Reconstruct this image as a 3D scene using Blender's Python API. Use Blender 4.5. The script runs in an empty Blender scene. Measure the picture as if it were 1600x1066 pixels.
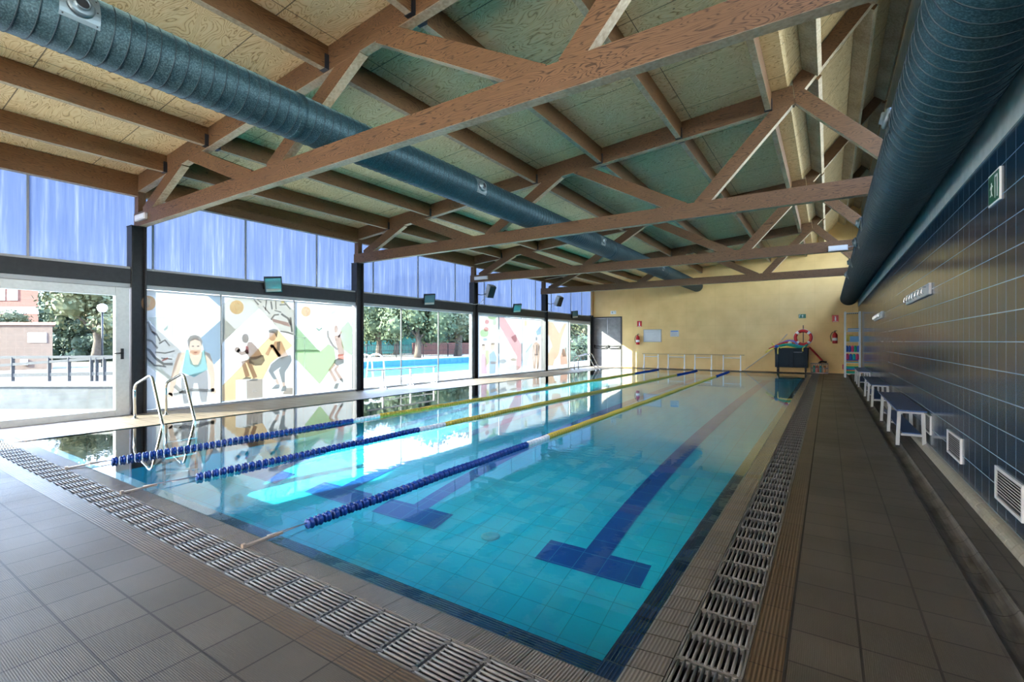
import bpy, bmesh, math, random
from mathutils import Vector, Matrix
random.seed(7)
SC = bpy.context.scene
COL = SC.collection
PI = math.pi

# ------------------------------------------------------------------ camera, sky, sun, exposure
cam_d = bpy.data.cameras.new('camera'); cam_d.lens = 16.92; cam_d.sensor_width = 36; cam_d.sensor_fit = 'HORIZONTAL'
cam_d.shift_y = 0.6/1600; cam_d.clip_end = 400; cam_d.clip_start = 0.02
cam = bpy.data.objects.new('camera', cam_d); COL.objects.link(cam)
cam.location = (0, 0, 1.25); cam.rotation_euler = (PI/2, 0, math.atan2(494, 752))
SC.camera = cam
SC.view_settings.view_transform = 'Standard'; SC.view_settings.look = 'None'
SC.view_settings.gamma = 1.0; SC.view_settings.use_curve_mapping = False
SC.view_settings.exposure = 3.8
SC.cycles.use_denoising = True
SC.cycles.max_bounces = 12; SC.cycles.diffuse_bounces = 5; SC.cycles.transparent_max_bounces = 16
SC.cycles.caustics_reflective = False; SC.cycles.caustics_refractive = False
SC.cycles.sample_clamp_indirect = 6.0

wd = bpy.data.worlds.new('sky'); SC.world = wd; wd.use_nodes = True
nt = wd.node_tree; nt.nodes.clear()
def wn(t): return nt.nodes.new(t)
tc = wn('ShaderNodeTexCoord'); sx = wn('ShaderNodeSeparateXYZ'); nt.links.new(tc.outputs['Generated'], sx.inputs[0])
rp = wn('ShaderNodeValToRGB'); nt.links.new(sx.outputs[2], rp.inputs[0])
rp.color_ramp.elements[0].position = 0.0; rp.color_ramp.elements[0].color = (.86, .90, 1, 1)
rp.color_ramp.elements[1].position = .55; rp.color_ramp.elements[1].color = (.28, .44, .95, 1)
nz = wn('ShaderNodeTexNoise'); nz.inputs['Scale'].default_value = 3.2; nz.inputs['Detail'].default_value = 6
nt.links.new(tc.outputs['Generated'], nz.inputs['Vector'])
cr = wn('ShaderNodeValToRGB'); cr.color_ramp.elements[0].position = .50; cr.color_ramp.elements[1].position = .66
nt.links.new(nz.outputs[0], cr.inputs[0])
mx = wn('ShaderNodeMix'); mx.data_type = 'RGBA'; mx.inputs[7].default_value = (1.25, 1.25, 1.28, 1)
nt.links.new(cr.outputs[0], mx.inputs[0]); nt.links.new(rp.outputs[0], mx.inputs[6])
bg = wn('ShaderNodeBackground'); bg.inputs[1].default_value = 1.75
nt.links.new(mx.outputs[2], bg.inputs[0])
ow = wn('ShaderNodeOutputWorld'); nt.links.new(bg.outputs[0], ow.inputs[0])

sun_d = bpy.data.lights.new('sun', 'SUN'); sun_d.energy = 5.2; sun_d.angle = math.radians(.6); sun_d.color = (1, .90, .74)
sun = bpy.data.objects.new('sun', sun_d); COL.objects.link(sun)
sun.location = (-20, -20, 15)
sun.rotation_euler = Vector((1, 1.25, -.62)).to_track_quat('-Z', 'Y').to_euler()

# ------------------------------------------------------------------ materials
def lin(c):
    return tuple(((x/255)/12.92 if x/255 <= .04045 else ((x/255+.055)/1.055)**2.4) for x in c)
def new_mat(name):
    m = bpy.data.materials.new(name); m.use_nodes = True
    t = m.node_tree; b = t.nodes['Principled BSDF']
    return m, t, b
def setc(b, color, rough=.5, metal=0., spec=.5):
    b.inputs['Base Color'].default_value = (*color, 1); b.inputs['Roughness'].default_value = rough
    b.inputs['Metallic'].default_value = metal; b.inputs['Specular IOR Level'].default_value = spec
class NT:
    """small node-building helper"""
    def __init__(s, t): s.t = t
    def n(s, k, **kw):
        x = s.t.nodes.new(k)
        for a, v in kw.items(): setattr(x, a, v)
        return x
    def put(s, sock, v):
        if hasattr(v, 'default_value') or isinstance(v, bpy.types.NodeSocket): s.t.links.new(v, sock)
        else: sock.default_value = v
    def m(s, op, a, b=0., c=None):
        x = s.n('ShaderNodeMath', operation=op); s.put(x.inputs[0], a); s.put(x.inputs[1], b)
        if c is not None: s.put(x.inputs[2], c)
        return x.outputs[0]
    def pos(s):
        g = s.n('ShaderNodeNewGeometry'); x = s.n('ShaderNodeSeparateXYZ'); s.t.links.new(g.outputs['Position'], x.inputs[0])
        return g.outputs['Position'], x.outputs[0], x.outputs[1], x.outputs[2]
    def vec(s, x, y, z):
        c = s.n('ShaderNodeCombineXYZ')
        for i, v in enumerate((x, y, z)): s.put(c.inputs[i], v)
        return c.outputs[0]
    def scaled(s, v, sc):
        x = s.n('ShaderNodeVectorMath', operation='MULTIPLY'); s.t.links.new(v, x.inputs[0]); x.inputs[1].default_value = sc
        return x.outputs[0]
    def noise(s, v, scale, detail=3., rough=.5, dist=0.):
        x = s.n('ShaderNodeTexNoise'); s.t.links.new(v, x.inputs['Vector']); x.inputs['Scale'].default_value = scale
        x.inputs['Detail'].default_value = detail; x.inputs['Roughness'].default_value = rough; x.inputs['Distortion'].default_value = dist
        return x.outputs[0]
    def ramp(s, f, stops):
        x = s.n('ShaderNodeValToRGB'); s.put(x.inputs[0], f); e = x.color_ramp.elements
        while len(e) < len(stops): e.new(.5)
        for k, (p, c) in enumerate(stops): e[k].position = p; e[k].color = (*c, 1)
        return x.outputs[0]
    def mix(s, f, a, b, blend='MIX'):
        x = s.n('ShaderNodeMix', data_type='RGBA', blend_type=blend); s.put(x.inputs[0], f)
        s.put(x.inputs[6], (*a, 1) if isinstance(a, tuple) else a); s.put(x.inputs[7], (*b, 1) if isinstance(b, tuple) else b)
        return x.outputs[2]
    def bump(s, h, strength=.3, dist=.01):
        x = s.n('ShaderNodeBump'); x.inputs['Strength'].default_value = strength; x.inputs['Distance'].default_value = dist
        s.t.links.new(h, x.inputs['Height']); return x.outputs[0]
    def line(s, v, off, p, w):
        """1 inside a joint of width w, repeated every p from off"""
        f = s.m('FRACT', s.m('DIVIDE', s.m('SUBTRACT', v, off - p/2), p))
        return s.m('LESS_THAN', s.m('ABSOLUTE', s.m('SUBTRACT', f, .5)), w/2/p)
    def cell(s, u, ou, pu, v, ov, pv):
        """random 0..1 per tile"""
        a = s.m('FLOOR', s.m('DIVIDE', s.m('SUBTRACT', u, ou), pu)); b = s.m('FLOOR', s.m('DIVIDE', s.m('SUBTRACT', v, ov), pv))
        x = s.n('ShaderNodeTexWhiteNoise', noise_dimensions='2D'); s.t.links.new(s.vec(a, b, 0.), x.inputs['Vector'])
        return x.outputs['Value']
def simple(name, color, rough=.5, metal=0., spec=.5, noise=0., nscale=20., bump=0.):
    m, t, b = new_mat(name); setc(b, color, rough, metal, spec)
    if noise or bump:
        h = NT(t); P, x, y, z = h.pos(); f = h.noise(P, nscale, 3)
        if noise:
            d = tuple(c*(1-noise) for c in color); l = tuple(min(1, c*(1+noise)) for c in color)
            t.links.new(h.ramp(f, [(.3, d), (.7, l)]), b.inputs['Base Color'])
        if bump: t.links.new(h.bump(f, bump, .005), b.inputs['Normal'])
    return m
def wood(name, base, dark, axis):
    """veneer lumber: wavy grain contours stretched along the beam, knots, slow blotches"""
    m, t, b = new_mat(name); setc(b, base, .55, 0, .35); h = NT(t); P, x, y, z = h.pos()
    st = {'x': (.9, 7, 7), 'y': (7, .9, 7), 'z': (7, 7, .9)}[axis]
    v = h.scaled(P, st)
    f = h.noise(v, 1.3, 2, .5, .6)
    g = h.m('ABSOLUTE', h.m('SINE', h.m('MULTIPLY', f, 88.)))
    fine = h.noise(h.scaled(P, tuple(q*6 for q in st)), 2.2, 3)
    blot = h.noise(P, 1.1, 3)
    c = h.ramp(h.m('ADD', h.m('MULTIPLY', g, .55), h.m('MULTIPLY', fine, .45)), [(.22, dark), (.58, base)])
    c = h.mix(h.m('MULTIPLY', h.ramp(blot, [(.35, (0, 0, 0)), (.7, (1, 1, 1))]), .45), c, tuple(q*.62 for q in base))
    vo = h.n('ShaderNodeTexVoronoi'); vo.inputs['Scale'].default_value = 2.6; t.links.new(h.scaled(P, tuple(1.6 if q > 1 else 1. for q in st)), vo.inputs['Vector'])
    knot = h.m('LESS_THAN', vo.outputs['Distance'], .055)
    c = h.mix(h.m('MULTIPLY', knot, .8), c, tuple(q*.18 for q in base))
    t.links.new(c, b.inputs['Base Color']); t.links.new(h.bump(g, .12, .003), b.inputs['Normal'])
    return m
WB = (.140, .072, .031); WD = (.026, .011, .004)
M = {}
M['wood_x'] = wood('laminated_beam_wood', WB, WD, 'x')
M['wood_y'] = wood('purlin_wood', (.18, .090, .034), (.07, .030, .011), 'y')
M['wood_z'] = wood('post_wood', WB, WD, 'z')
def bounce_wood():
    m, t, b = new_mat('pale_bounce_underside'); h = NT(t); P, x, y, z = h.pos(); setc(b, (.46, .36, .23), .6, 0, .3)
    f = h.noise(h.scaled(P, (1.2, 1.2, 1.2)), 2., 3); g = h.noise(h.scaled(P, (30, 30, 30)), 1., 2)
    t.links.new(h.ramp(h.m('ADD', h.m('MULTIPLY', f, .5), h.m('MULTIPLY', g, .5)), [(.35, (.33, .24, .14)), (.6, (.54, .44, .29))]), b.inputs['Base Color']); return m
M['edge'] = bounce_wood()  # paler underside colour, painted in for light bounced off the pool
def bounce_underside(o):
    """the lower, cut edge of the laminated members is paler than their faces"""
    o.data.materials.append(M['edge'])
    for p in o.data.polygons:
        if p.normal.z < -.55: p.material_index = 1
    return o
# roof plywood: pale sheets with rotary-cut contour rings
m, t, b = new_mat('roof_plywood'); h = NT(t); P, x, y, z = h.pos(); setc(b, (.6, .5, .34), .6, 0, .3)
f = h.noise(h.scaled(P, (.8, 2.3, .8)), 1.7, 2.5, .5, .8)
g = h.m('ABSOLUTE', h.m('SINE', h.m('MULTIPLY', f, 75.)))
fine = h.noise(h.scaled(P, (2, 26, 2)), 3., 3)
c = h.ramp(h.m('ADD', h.m('MULTIPLY', g, .6), h.m('MULTIPLY', fine, .4)), [(.16, (.27, .115, .03)), (.40, (.76, .535, .255)), (.85, (.84, .65, .36))])
c = h.mix(h.m('MULTIPLY', h.noise(P, .7, 3), .3), c, (.66, .50, .28))
seam = h.m('MAXIMUM', h.line(y, .35, 1.22, .012), h.line(x, -10.0, 2.72, .010))
c = h.mix(h.m('MULTIPLY', seam, .85), c, (.10, .06, .03))
vo = h.n('ShaderNodeTexVoronoi'); vo.inputs['Scale'].default_value = 4.5; t.links.new(P, vo.inputs['Vector'])
c = h.mix(h.m('MULTIPLY', h.m('LESS_THAN', vo.outputs['Distance'], .06), .75), c, (.14, .08, .04))
t.links.new(c, b.inputs['Base Color']); M['ply'] = m
# deck tiles: 247 mm studded grey-brown tiles
def deck_mat(name, ca, cb, rough=.42, stud=True, px=.247, ox=-.1365, py=.247, oy=1.183, jw=.0095, spec=.5):
    m, t, b = new_mat(name); h = NT(t); P, x, y, z = h.pos(); setc(b, ca, rough, 0, .5)
    j = h.m('MAXIMUM', h.line(x, ox, px, jw), h.line(y, oy, py, jw))
    r = h.cell(x, ox, px, y, oy, py)
    c = h.ramp(r, [(0., ca), (1., cb)])
    st = h.noise(P, 2.2, 4)
    c = h.mix(h.m('MULTIPLY', h.ramp(st, [(.35, (0, 0, 0)), (.75, (1, 1, 1))]), .35), c, tuple(q*.6 for q in ca))
    c = h.mix(j, c, tuple(q*.16 for q in ca)); t.links.new(c, b.inputs['Base Color'])
    if stud:
        s1 = h.m('SINE', h.m('MULTIPLY', h.m('ADD', x, y), 2*PI/.0145)); s2 = h.m('SINE', h.m('MULTIPLY', h.m('SUBTRACT', x, y), 2*PI/.0145))
        hh = h.m('MULTIPLY', s1, s2)
        hh = h.m('SUBTRACT', hh, h.m('MULTIPLY', j, 5.)); t.links.new(h.bump(hh, .35, .0015), b.inputs['Normal'])
        c2 = h.mix(h.m('MULTIPLY', h.m('GREATER_THAN', h.m('MULTIPLY', s1, s2), .15), .22), c, (.05, .045, .04)); t.links.new(c2, b.inputs['Base Color'])
    rr = h.m('ADD', h.m('MULTIPLY', h.noise(P, 1.3, 3), .3), rough-.15); t.links.new(rr, b.inputs['Roughness'])
    return m
def rib_mat(name, ca, cb, along, px, ox, py, oy, pitch=.0155, rough=.4, spec=.5, jw=.006):
    """ribbed edge tile: fine ridges running along an axis"""
    m, t, b = new_mat(name); h = NT(t); P, x, y, z = h.pos(); setc(b, ca, rough, 0, spec)
    j = h.m('MAXIMUM', h.line(x, ox, px, jw), h.line(y, oy, py, jw))
    w = h.m('SINE', h.m('MULTIPLY', x if along == 'y' else y, 2*PI/pitch))
    c = h.ramp(h.cell(x, ox, px, y, oy, py), [(0., ca), (1., cb)])
    c = h.mix(h.m('MULTIPLY', h.m('GREATER_THAN', w, .2), .45), c, tuple(q*.3 for q in ca))
    c = h.mix(h.m('MULTIPLY', h.noise(P, 4., 3), .35), c, tuple(q*.7 for q in ca))
    c = h.mix(j, c, tuple(q*.2 for q in ca)); t.links.new(c, b.inputs['Base Color'])
    t.links.new(h.bump(w, .4, .002), b.inputs['Normal']); return m
M['deck'] = deck_mat('studded_deck_tile', (.078, .069, .056), (.102, .090, .074))
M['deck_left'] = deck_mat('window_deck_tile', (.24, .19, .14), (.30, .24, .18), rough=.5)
M['brown_r'] = rib_mat('ribbed_brown_tile', (.095, .063, .037), (.125, .085, .05), 'y', 10., -5., .247, 1.34)
M['brown_f'] = rib_mat('ribbed_brown_tile_front', (.098, .070, .045), (.13, .094, .062), 'x', .247, -.1365, 10., -5.)
M['grey_r'] = rib_mat('ribbed_grey_tile', (.15, .138, .128), (.185, .17, .155), 'y', 10., -5., .124, 1.19, rough=.22)
M['grey_f'] = rib_mat('coping_grey_tile', (.16, .145, .13), (.20, .18, .165), 'y', .247, -.02, 10., -5., pitch=.0135, rough=.2)
M['navy_r'] = rib_mat('navy_edge_tile', (.012, .028, .085), (.02, .042, .12), 'y', 10., -5., .124, 1.69, rough=.2)
M['navy_f'] = rib_mat('navy_edge_tile_front', (.012, .028, .085), (.02, .042, .12), 'x', .247, -.67, 10., -5., rough=.2)
# pool lining
def pool_mat(name, ca, cb, jc, jw=.007):
    m, t, b = new_mat(name); h = NT(t); P, x, y, z = h.pos(); setc(b, ca, .35)
    j = h.m('MAXIMUM', h.line(x, -.74, .249, jw), h.line(y, 1.80, .249, jw))
    c = h.ramp(h.cell(x, -.74, .249, y, 1.80, .249), [(0., ca), (1., cb)])
    t.links.new(h.mix(h.m('MULTIPLY', j, .8), c, jc), b.inputs['Base Color']); return m
M['pool'] = pool_mat('pool_lining_tile', (.022, .49, .64), (.032, .54, .69), (.008, .25, .36))
M['pool_dark'] = pool_mat('pool_marking_tile', (.01, .07, .30), (.016, .09, .36), (.05, .3, .5))
# water: a clear tinted sheet with a mirror that follows the angle of view
m, t, b = new_mat('water'); t.nodes.remove(b); h = NT(t); P, x, y, z = h.pos()
tr = h.n('ShaderNodeBsdfTransparent'); tr.inputs[0].default_value = (.72, .97, .985, 1)
gl = h.n('ShaderNodeBsdfGlossy'); gl.inputs['Roughness'].default_value = .012; gl.inputs[0].default_value = (1, 1, 1, 1)
lw = h.n('ShaderNodeLayerWeight'); lw.inputs[0].default_value = .5
fr_o = h.m('ADD', .022, h.m('MULTIPLY', .978, h.m('POWER', lw.outputs['Facing'], 5.)))
n1 = h.noise(h.scaled(P, (1., 1.6, 1)), 7., 2, .5); n2 = h.noise(P, .45, 1)
bp = h.bump(h.m('MULTIPLY', n1, h.ramp(n2, [(.42, (.15,)*3), (.62, (1., 1., 1.))])), .05, .02)
t.links.new(bp, gl.inputs['Normal']); t.links.new(bp, lw.inputs['Normal'])
ms = h.n('ShaderNodeMixShader'); t.links.new(fr_o, ms.inputs[0]); t.links.new(tr.outputs[0], ms.inputs[1]); t.links.new(gl.outputs[0], ms.inputs[2])
t.links.new(ms.outputs[0], t.nodes['Material Output'].inputs[0]); M['water'] = m
# clear window glass
def glass(name, tint, rough=.0, ior=1.45):
    m, t, b = new_mat(name); t.nodes.remove(b); h = NT(t)
    tr = h.n('ShaderNodeBsdfTransparent'); tr.inputs[0].default_value = (*tint, 1)
    gl = h.n('ShaderNodeBsdfGlossy'); gl.inputs['Roughness'].default_value = rough
    lw = h.n('ShaderNodeLayerWeight'); lw.inputs[0].default_value = .5
    fr_o = h.m('ADD', .035, h.m('MULTIPLY', .965, h.m('POWER', lw.outputs['Facing'], 5.)))
    ms = h.n('ShaderNodeMixShader'); t.links.new(fr_o, ms.inputs[0]); t.links.new(tr.outputs[0], ms.inputs[1]); t.links.new(gl.outputs[0], ms.inputs[2])
    t.links.new(ms.outputs[0], t.nodes['Material Output'].inputs[0]); return m
m, t, b = new_mat('rippled_outdoor_water'); t.nodes.remove(b); h = NT(t); P, x, y, z = h.pos()
tr = h.n('ShaderNodeBsdfTransparent'); tr.inputs[0].default_value = (.78, .94, 1, 1)
gl = h.n('ShaderNodeBsdfGlossy'); gl.inputs['Roughness'].default_value = .12
t.links.new(h.bump(h.noise(P, 3., 3), .5, .05), gl.inputs['Normal'])
lw = h.n('ShaderNodeLayerWeight'); lw.inputs[0].default_value = .5
ms = h.n('ShaderNodeMixShader'); t.links.new(h.m('ADD', .02, h.m('MULTIPLY', .10, h.m('POWER', lw.outputs['Facing'], 5.))), ms.inputs[0])
t.links.new(tr.outputs[0], ms.inputs[1]); t.links.new(gl.outputs[0], ms.inputs[2])
t.links.new(ms.outputs[0], t.nodes['Material Output'].inputs[0]); M['water_out'] = m
M['glass'] = glass('window_glass', (.66, .71, .71))
# fluted translucent polycarbonate
m, t, b = new_mat('fluted_polycarbonate'); t.nodes.remove(b); h = NT(t); P, x, y, z = h.pos()
stx = h.noise(h.vec(h.m('MULTIPLY', y, 9.), h.m('MULTIPLY', z, .35), 0.), 1.5, 4, .65)
fl = h.m('SINE', h.m('MULTIPLY', y, 2*PI/.045))
col = h.ramp(stx, [(.34, (.085, .118, .195)), (.55, (.115, .147, .215)), (.72, (.20, .225, .25))])
tl = h.n('ShaderNodeBsdfTranslucent'); t.links.new(col, tl.inputs[0])
tr = h.n('ShaderNodeBsdfTransparent'); tr.inputs[0].default_value = (.15, .175, .20, 1)
gl = h.n('ShaderNodeBsdfGlossy'); gl.inputs['Roughness'].default_value = .25
m1 = h.n('ShaderNodeMixShader'); m1.inputs[0].default_value = .38; t.links.new(tl.outputs[0], m1.inputs[1]); t.links.new(tr.outputs[0], m1.inputs[2])
m2 = h.n('ShaderNodeMixShader'); m2.inputs[0].default_value = .04; t.links.new(m1.outputs[0], m2.inputs[1]); t.links.new(gl.outputs[0], m2.inputs[2])
t.links.new(h.bump(fl, .3, .004), gl.inputs['Normal'])
t.links.new(m2.outputs[0], t.nodes['Material Output'].inputs[0]); M['poly'] = m
def film(name, c, tl_share=.8):
    m, t, b = new_mat(name); t.nodes.remove(b); h = NT(t)
    tl = h.n('ShaderNodeBsdfTranslucent'); tl.inputs[0].default_value = (*c, 1)
    df = h.n('ShaderNodeBsdfDiffuse'); df.inputs[0].default_value = (*c, 1)
    ms = h.n('ShaderNodeMixShader'); ms.inputs[0].default_value = tl_share; t.links.new(df.outputs[0], ms.inputs[1]); t.links.new(tl.outputs[0], ms.inputs[2])
    t.links.new(ms.outputs[0], t.nodes['Material Output'].inputs[0]); return m
M['film'] = film('white_window_film', (.45, .45, .44), .85)
M['opal_fill'] = film('opal_fill_glazing', (.76, .75, .73), .9)  # for the fill-light glazing added behind the camera
# blue wall tiles, glossy
m, t, b = new_mat('navy_wall_tile'); h = NT(t); P, x, y, z = h.pos(); setc(b, (.007, .028, .058), .2, 0, .5)
j = h.m('MAXIMUM', h.line(y, .06, .197, .0055), h.line(z, .065, .197, .0065))
c = h.ramp(h.cell(y, .06, .197, z, .065, .197), [(0., (.006, .024, .052)), (1., (.010, .036, .070))])
t.links.new(h.mix(j, c, (.26, .36, .40)), b.inputs['Base Color'])
t.links.new(h.m('ADD', h.m('MULTIPLY', h.noise(P, 3., 3), .12), .12), b.inputs['Roughness'])
t.links.new(h.bump(h.noise(P, 5., 1), .06, .006), b.inputs['Normal']); M['wall_tile'] = m
# yellow block wall
m, t, b = new_mat('yellow_wall_paint'); h = NT(t); P, x, y, z = h.pos(); setc(b, (.80, .56, .24), .6, 0, .3)
j = h.m('MAXIMUM', h.line(z, .1, .62, .006), h.line(x, -6.65, 1.24, .007))
c = h.ramp(h.noise(P, 1.5, 4), [(.3, (.74, .50, .205)), (.7, (.85, .60, .26))])
t.links.new(h.mix(h.m('MULTIPLY', j, .3), c, (.36, .24, .09)), b.inputs['Base Color'])
t.links.new(h.bump(h.noise(P, 60., 2), .06, .003), b.inputs['Normal']); M['yellow'] = m
M['plaster'] = simple('grey_green_plaster', (.42, .48, .45), .8, noise=.12, nscale=9, bump=.1)
M['steel_dark'] = simple('dark_painted_steel', (.016, .016, .017), .45, 0, .4, noise=.25, nscale=14)
M['alu'] = simple('pale_aluminium_frame', (.50, .51, .48), .4, .25, .5, noise=.06)
M['alu_grey'] = simple('grey_aluminium_sill', (.33, .34, .34), .5, .2)
M['white'] = simple('white_paint', (.55, .56, .56), .45)
M['steel'] = simple('polished_steel', (.62, .63, .63), .16, 1.0)
M['black'] = simple('black_plastic', (.012, .012, .013), .45)
M['door_grey'] = simple('grey_door_panel', (.17, .165, .16), .5, .1, .5, noise=.22, nscale=5)
M['hanger'] = simple('dark_joist_hanger', (.03, .035, .045), .45, .6)
# spiral duct steel
m, t, b = new_mat('spiral_duct_steel'); h = NT(t); P, x, y, z = h.pos(); setc(b, (.16, .26, .30), .5, .45)
sp = h.noise(P, 85., 2)
c = h.ramp(sp, [(.36, (.006, .020, .026)), (.5, (.015, .050, .062)), (.68, (.075, .125, .135))])
c = h.mix(h.m('MULTIPLY', h.noise(P, 2.2, 3), .5), c, (.03, .085, .105))
t.links.new(c, b.inputs['Base Color']); t.links.new(h.m('ADD', h.m('MULTIPLY', sp, .25), .36), b.inputs['Roughness'])
t.links.new(h.bump(sp, .08, .002), b.inputs['Normal']); M['duct'] = m
M['duct_seam'] = simple('duct_seam_steel', (.03, .05, .06), .5, .5)
M['vent_steel'] = simple('nozzle_plate_steel', (.17, .21, .22), .4, .5)
M['float_blue'] = simple('blue_float_plastic', (.008, .045, .24), .22)
M['float_yellow'] = simple('yellow_float_plastic', (.62, .44, .05), .35)
M['float_white'] = simple('white_float_plastic', (.75, .76, .74), .35)
M['cable'] = simple('stainless_cable', (.5, .5, .48), .35, .9)
M['bracket'] = simple('brass_coloured_bracket', (.55, .43, .32), .35, .6)
M['grate'] = simple('pale_grating_plastic', (.145, .143, .138), .45, 0, .5, noise=.12, nscale=30)
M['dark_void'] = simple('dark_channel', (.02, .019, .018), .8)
M['cove'] = simple('cream_cove_tile', (.26, .24, .195), .3, noise=.1)
m, t, b = new_mat('glazed_channel_tile'); h = NT(t); P, x, y, z = h.pos(); setc(b, (.32, .29, .25), .5, 0, .25)
c = h.ramp(h.noise(h.scaled(P, (6, 1.6, 1)), 2.4, 4), [(.36, (.06, .057, .052)), (.6, (.135, .128, .118))])
t.links.new(h.mix(h.line(y, 1.183, .247, .007), c, (.03, .028, .025)), b.inputs['Base Color']); M['channel'] = m
M['bench_blue'] = simple('blue_grey_laminate', (.05, .10, .24), .45, 0, .2, noise=.15, nscale=60)
M['bench_white'] = simple('white_bench_frame', (.40, .42, .43), .4)

# ------------------------------------------------------------------ geometry helpers
ORG = {}
class MB:
    def __init__(s): s.v = []; s.f = []; s.mi = []; s.sm = []
    def add(s, vs, fs, mi=0, smooth=False):
        o = len(s.v); s.v += [Vector(p) for p in vs]
        for f in fs: s.f.append([o+i for i in f]); s.mi.append(mi); s.sm.append(smooth)
        return s
    def box(s, x0, x1, y0, y1, z0, z1, mi=0):
        vs = [(x, y, z) for z in (z0, z1) for y in (y0, y1) for x in (x0, x1)]
        return s.add(vs, [(0, 2, 3, 1), (4, 5, 7, 6), (0, 1, 5, 4), (2, 6, 7, 3), (0, 4, 6, 2), (1, 3, 7, 5)], mi)
    def obox(s, c, ax, ay, az, hx, hy, hz, mi=0):
        c = Vector(c); ax, ay, az = (Vector(a).normalized() for a in (ax, ay, az))
        vs = [c+ax*hx*i+ay*hy*j+az*hz*k for k in (-1, 1) for j in (-1, 1) for i in (-1, 1)]
        return s.add(vs, [(0, 2, 3, 1), (4, 5, 7, 6), (0, 1, 5, 4), (2, 6, 7, 3), (0, 4, 6, 2), (1, 3, 7, 5)], mi)
    def bar(s, p0, p1, w, hgt, side=(0, 1, 0), mi=0):
        """rectangular member p0->p1; w across `side`, hgt across the third axis"""
        p0, p1 = Vector(p0), Vector(p1); d = (p1-p0); L = d.length; d.normalize()
        sd = Vector(side); sd = (sd-d*sd.dot(d)).normalized(); up = d.cross(sd)
        return s.obox((p0+p1)/2, d, sd, up, L/2, w/2, hgt/2, mi)
    def prism(s, pts, y0, y1, mi=0, axis='y'):
        """closed polygon (a,b) extruded along axis"""
        def P(a, b, c): return {'y': (a, c, b), 'x': (c, a, b), 'z': (a, b, c)}[axis]
        n = len(pts); vs = [P(a, b, y0) for a, b in pts]+[P(a, b, y1) for a, b in pts]
        return s.add(vs, [list(range(n))[::-1], list(range(n, 2*n))]+[(i, (i+1) % n, n+(i+1) % n, n+i) for i in range(n)], mi)
    def tube(s, path, r, n=10, mi=0, caps=True, closed=False):
        path = [Vector(p) for p in path]; N = len(path); rs = r if isinstance(r, (list, tuple)) else [r]*N
        o = len(s.v); up = None
        for i, p in enumerate(path):
            a = path[(i-1) % N] if (i or closed) else p; b_ = path[(i+1) % N] if (i < N-1 or closed) else p
            d = (b_-a).normalized()
            if up is None: up = Vector((0, 0, 1)) if abs(d.z) < .9 else Vector((1, 0, 0))
            u = (up-d*up.dot(d)); u = u.normalized() if u.length > 1e-6 else d.orthogonal().normalized()
            w = d.cross(u); up = u
            for k in range(n):
                t_ = 2*PI*k/n; s.v.append(p+u*math.cos(t_)*rs[i]+w*math.sin(t_)*rs[i])
        for i in range(N if closed else N-1):
            j = (i+1) % N
            for k in range(n):
                s.f.append([o+i*n+k, o+i*n+(k+1) % n, o+j*n+(k+1) % n, o+j*n+k]); s.mi.append(mi); s.sm.append(True)
        if caps and not closed:
            s.f.append([o+k for k in range(n)][::-1]); s.mi.append(mi); s.sm.append(False)
            s.f.append([o+(N-1)*n+k for k in range(n)]); s.mi.append(mi); s.sm.append(False)
        return s
    def lathe(s, c, axis, prof, n=16, mi=0, smooth=True):
        """prof: list of (distance along axis, radius)"""
        c = Vector(c); d = Vector(axis).normalized(); u = d.orthogonal().normalized(); w = d.cross(u); o = len(s.v)
        for a, r in prof:
            for k in range(n):
                t_ = 2*PI*k/n; s.v.append(c+d*a+(u*math.cos(t_)+w*math.sin(t_))*max(r, 1e-4))
        for i in range(len(prof)-1):
            for k in range(n):
                s.f.append([o+i*n+k, o+i*n+(k+1) % n, o+(i+1)*n+(k+1) % n, o+(i+1)*n+k]); s.mi.append(mi); s.sm.append(smooth)
        s.f.append([o+k for k in range(n)][::-1]); s.mi.append(mi); s.sm.append(False)
        s.f.append([o+(len(prof)-1)*n+k for k in range(n)]); s.mi.append(mi); s.sm.append(False)
        return s
    def build(s, name, mats, parent=None, org=None, bevel=0.):
        if not isinstance(mats, (list, tuple)): mats = [mats]
        if parent is not None: o_ = ORG[parent.name]
        elif org is not None: o_ = Vector(org)
        else:
            lo = [min(p[i] for p in s.v) for i in range(3)]; hi = [max(p[i] for p in s.v) for i in range(3)]
            o_ = Vector(((lo[0]+hi[0])/2, (lo[1]+hi[1])/2, lo[2]))
        me = bpy.data.meshes.new(name); me.from_pydata([p-o_ for p in s.v], [], s.f)
        for mm in mats: me.materials.append(mm)
        for p, i, q in zip(me.polygons, s.mi, s.sm): p.material_index = i; p.use_smooth = q
        me.update()
        bm = bmesh.new(); bm.from_mesh(me); bmesh.ops.recalc_face_normals(bm, faces=bm.faces); bm.to_mesh(me); bm.free()
        ob = bpy.data.objects.new(name, me); COL.objects.link(ob)
        if parent is not None: ob.parent = parent
        else: ob.location = o_
        ORG[ob.name] = o_
        if bevel:
            bv = ob.modifiers.new('bevel', 'BEVEL'); bv.width = bevel; bv.segments = 2; bv.limit_method = 'ANGLE'
        return ob
def tag(o, label, cat, group=None, kind=None):
    o['label'] = label; o['category'] = cat
    if group: o['group'] = group
    if kind: o['kind'] = kind
    return o
def empty(name, loc, label, cat, group=None):
    o = bpy.data.objects.new(name, None); COL.objects.link(o); o.location = loc; o.empty_display_size = .1
    ORG[o.name] = Vector(loc); return tag(o, label, cat, group)
def struct(o, parent=None):
    o['kind'] = 'structure'; return o
def B(*a, mi=0): return MB().box(*a, mi=mi)
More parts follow.
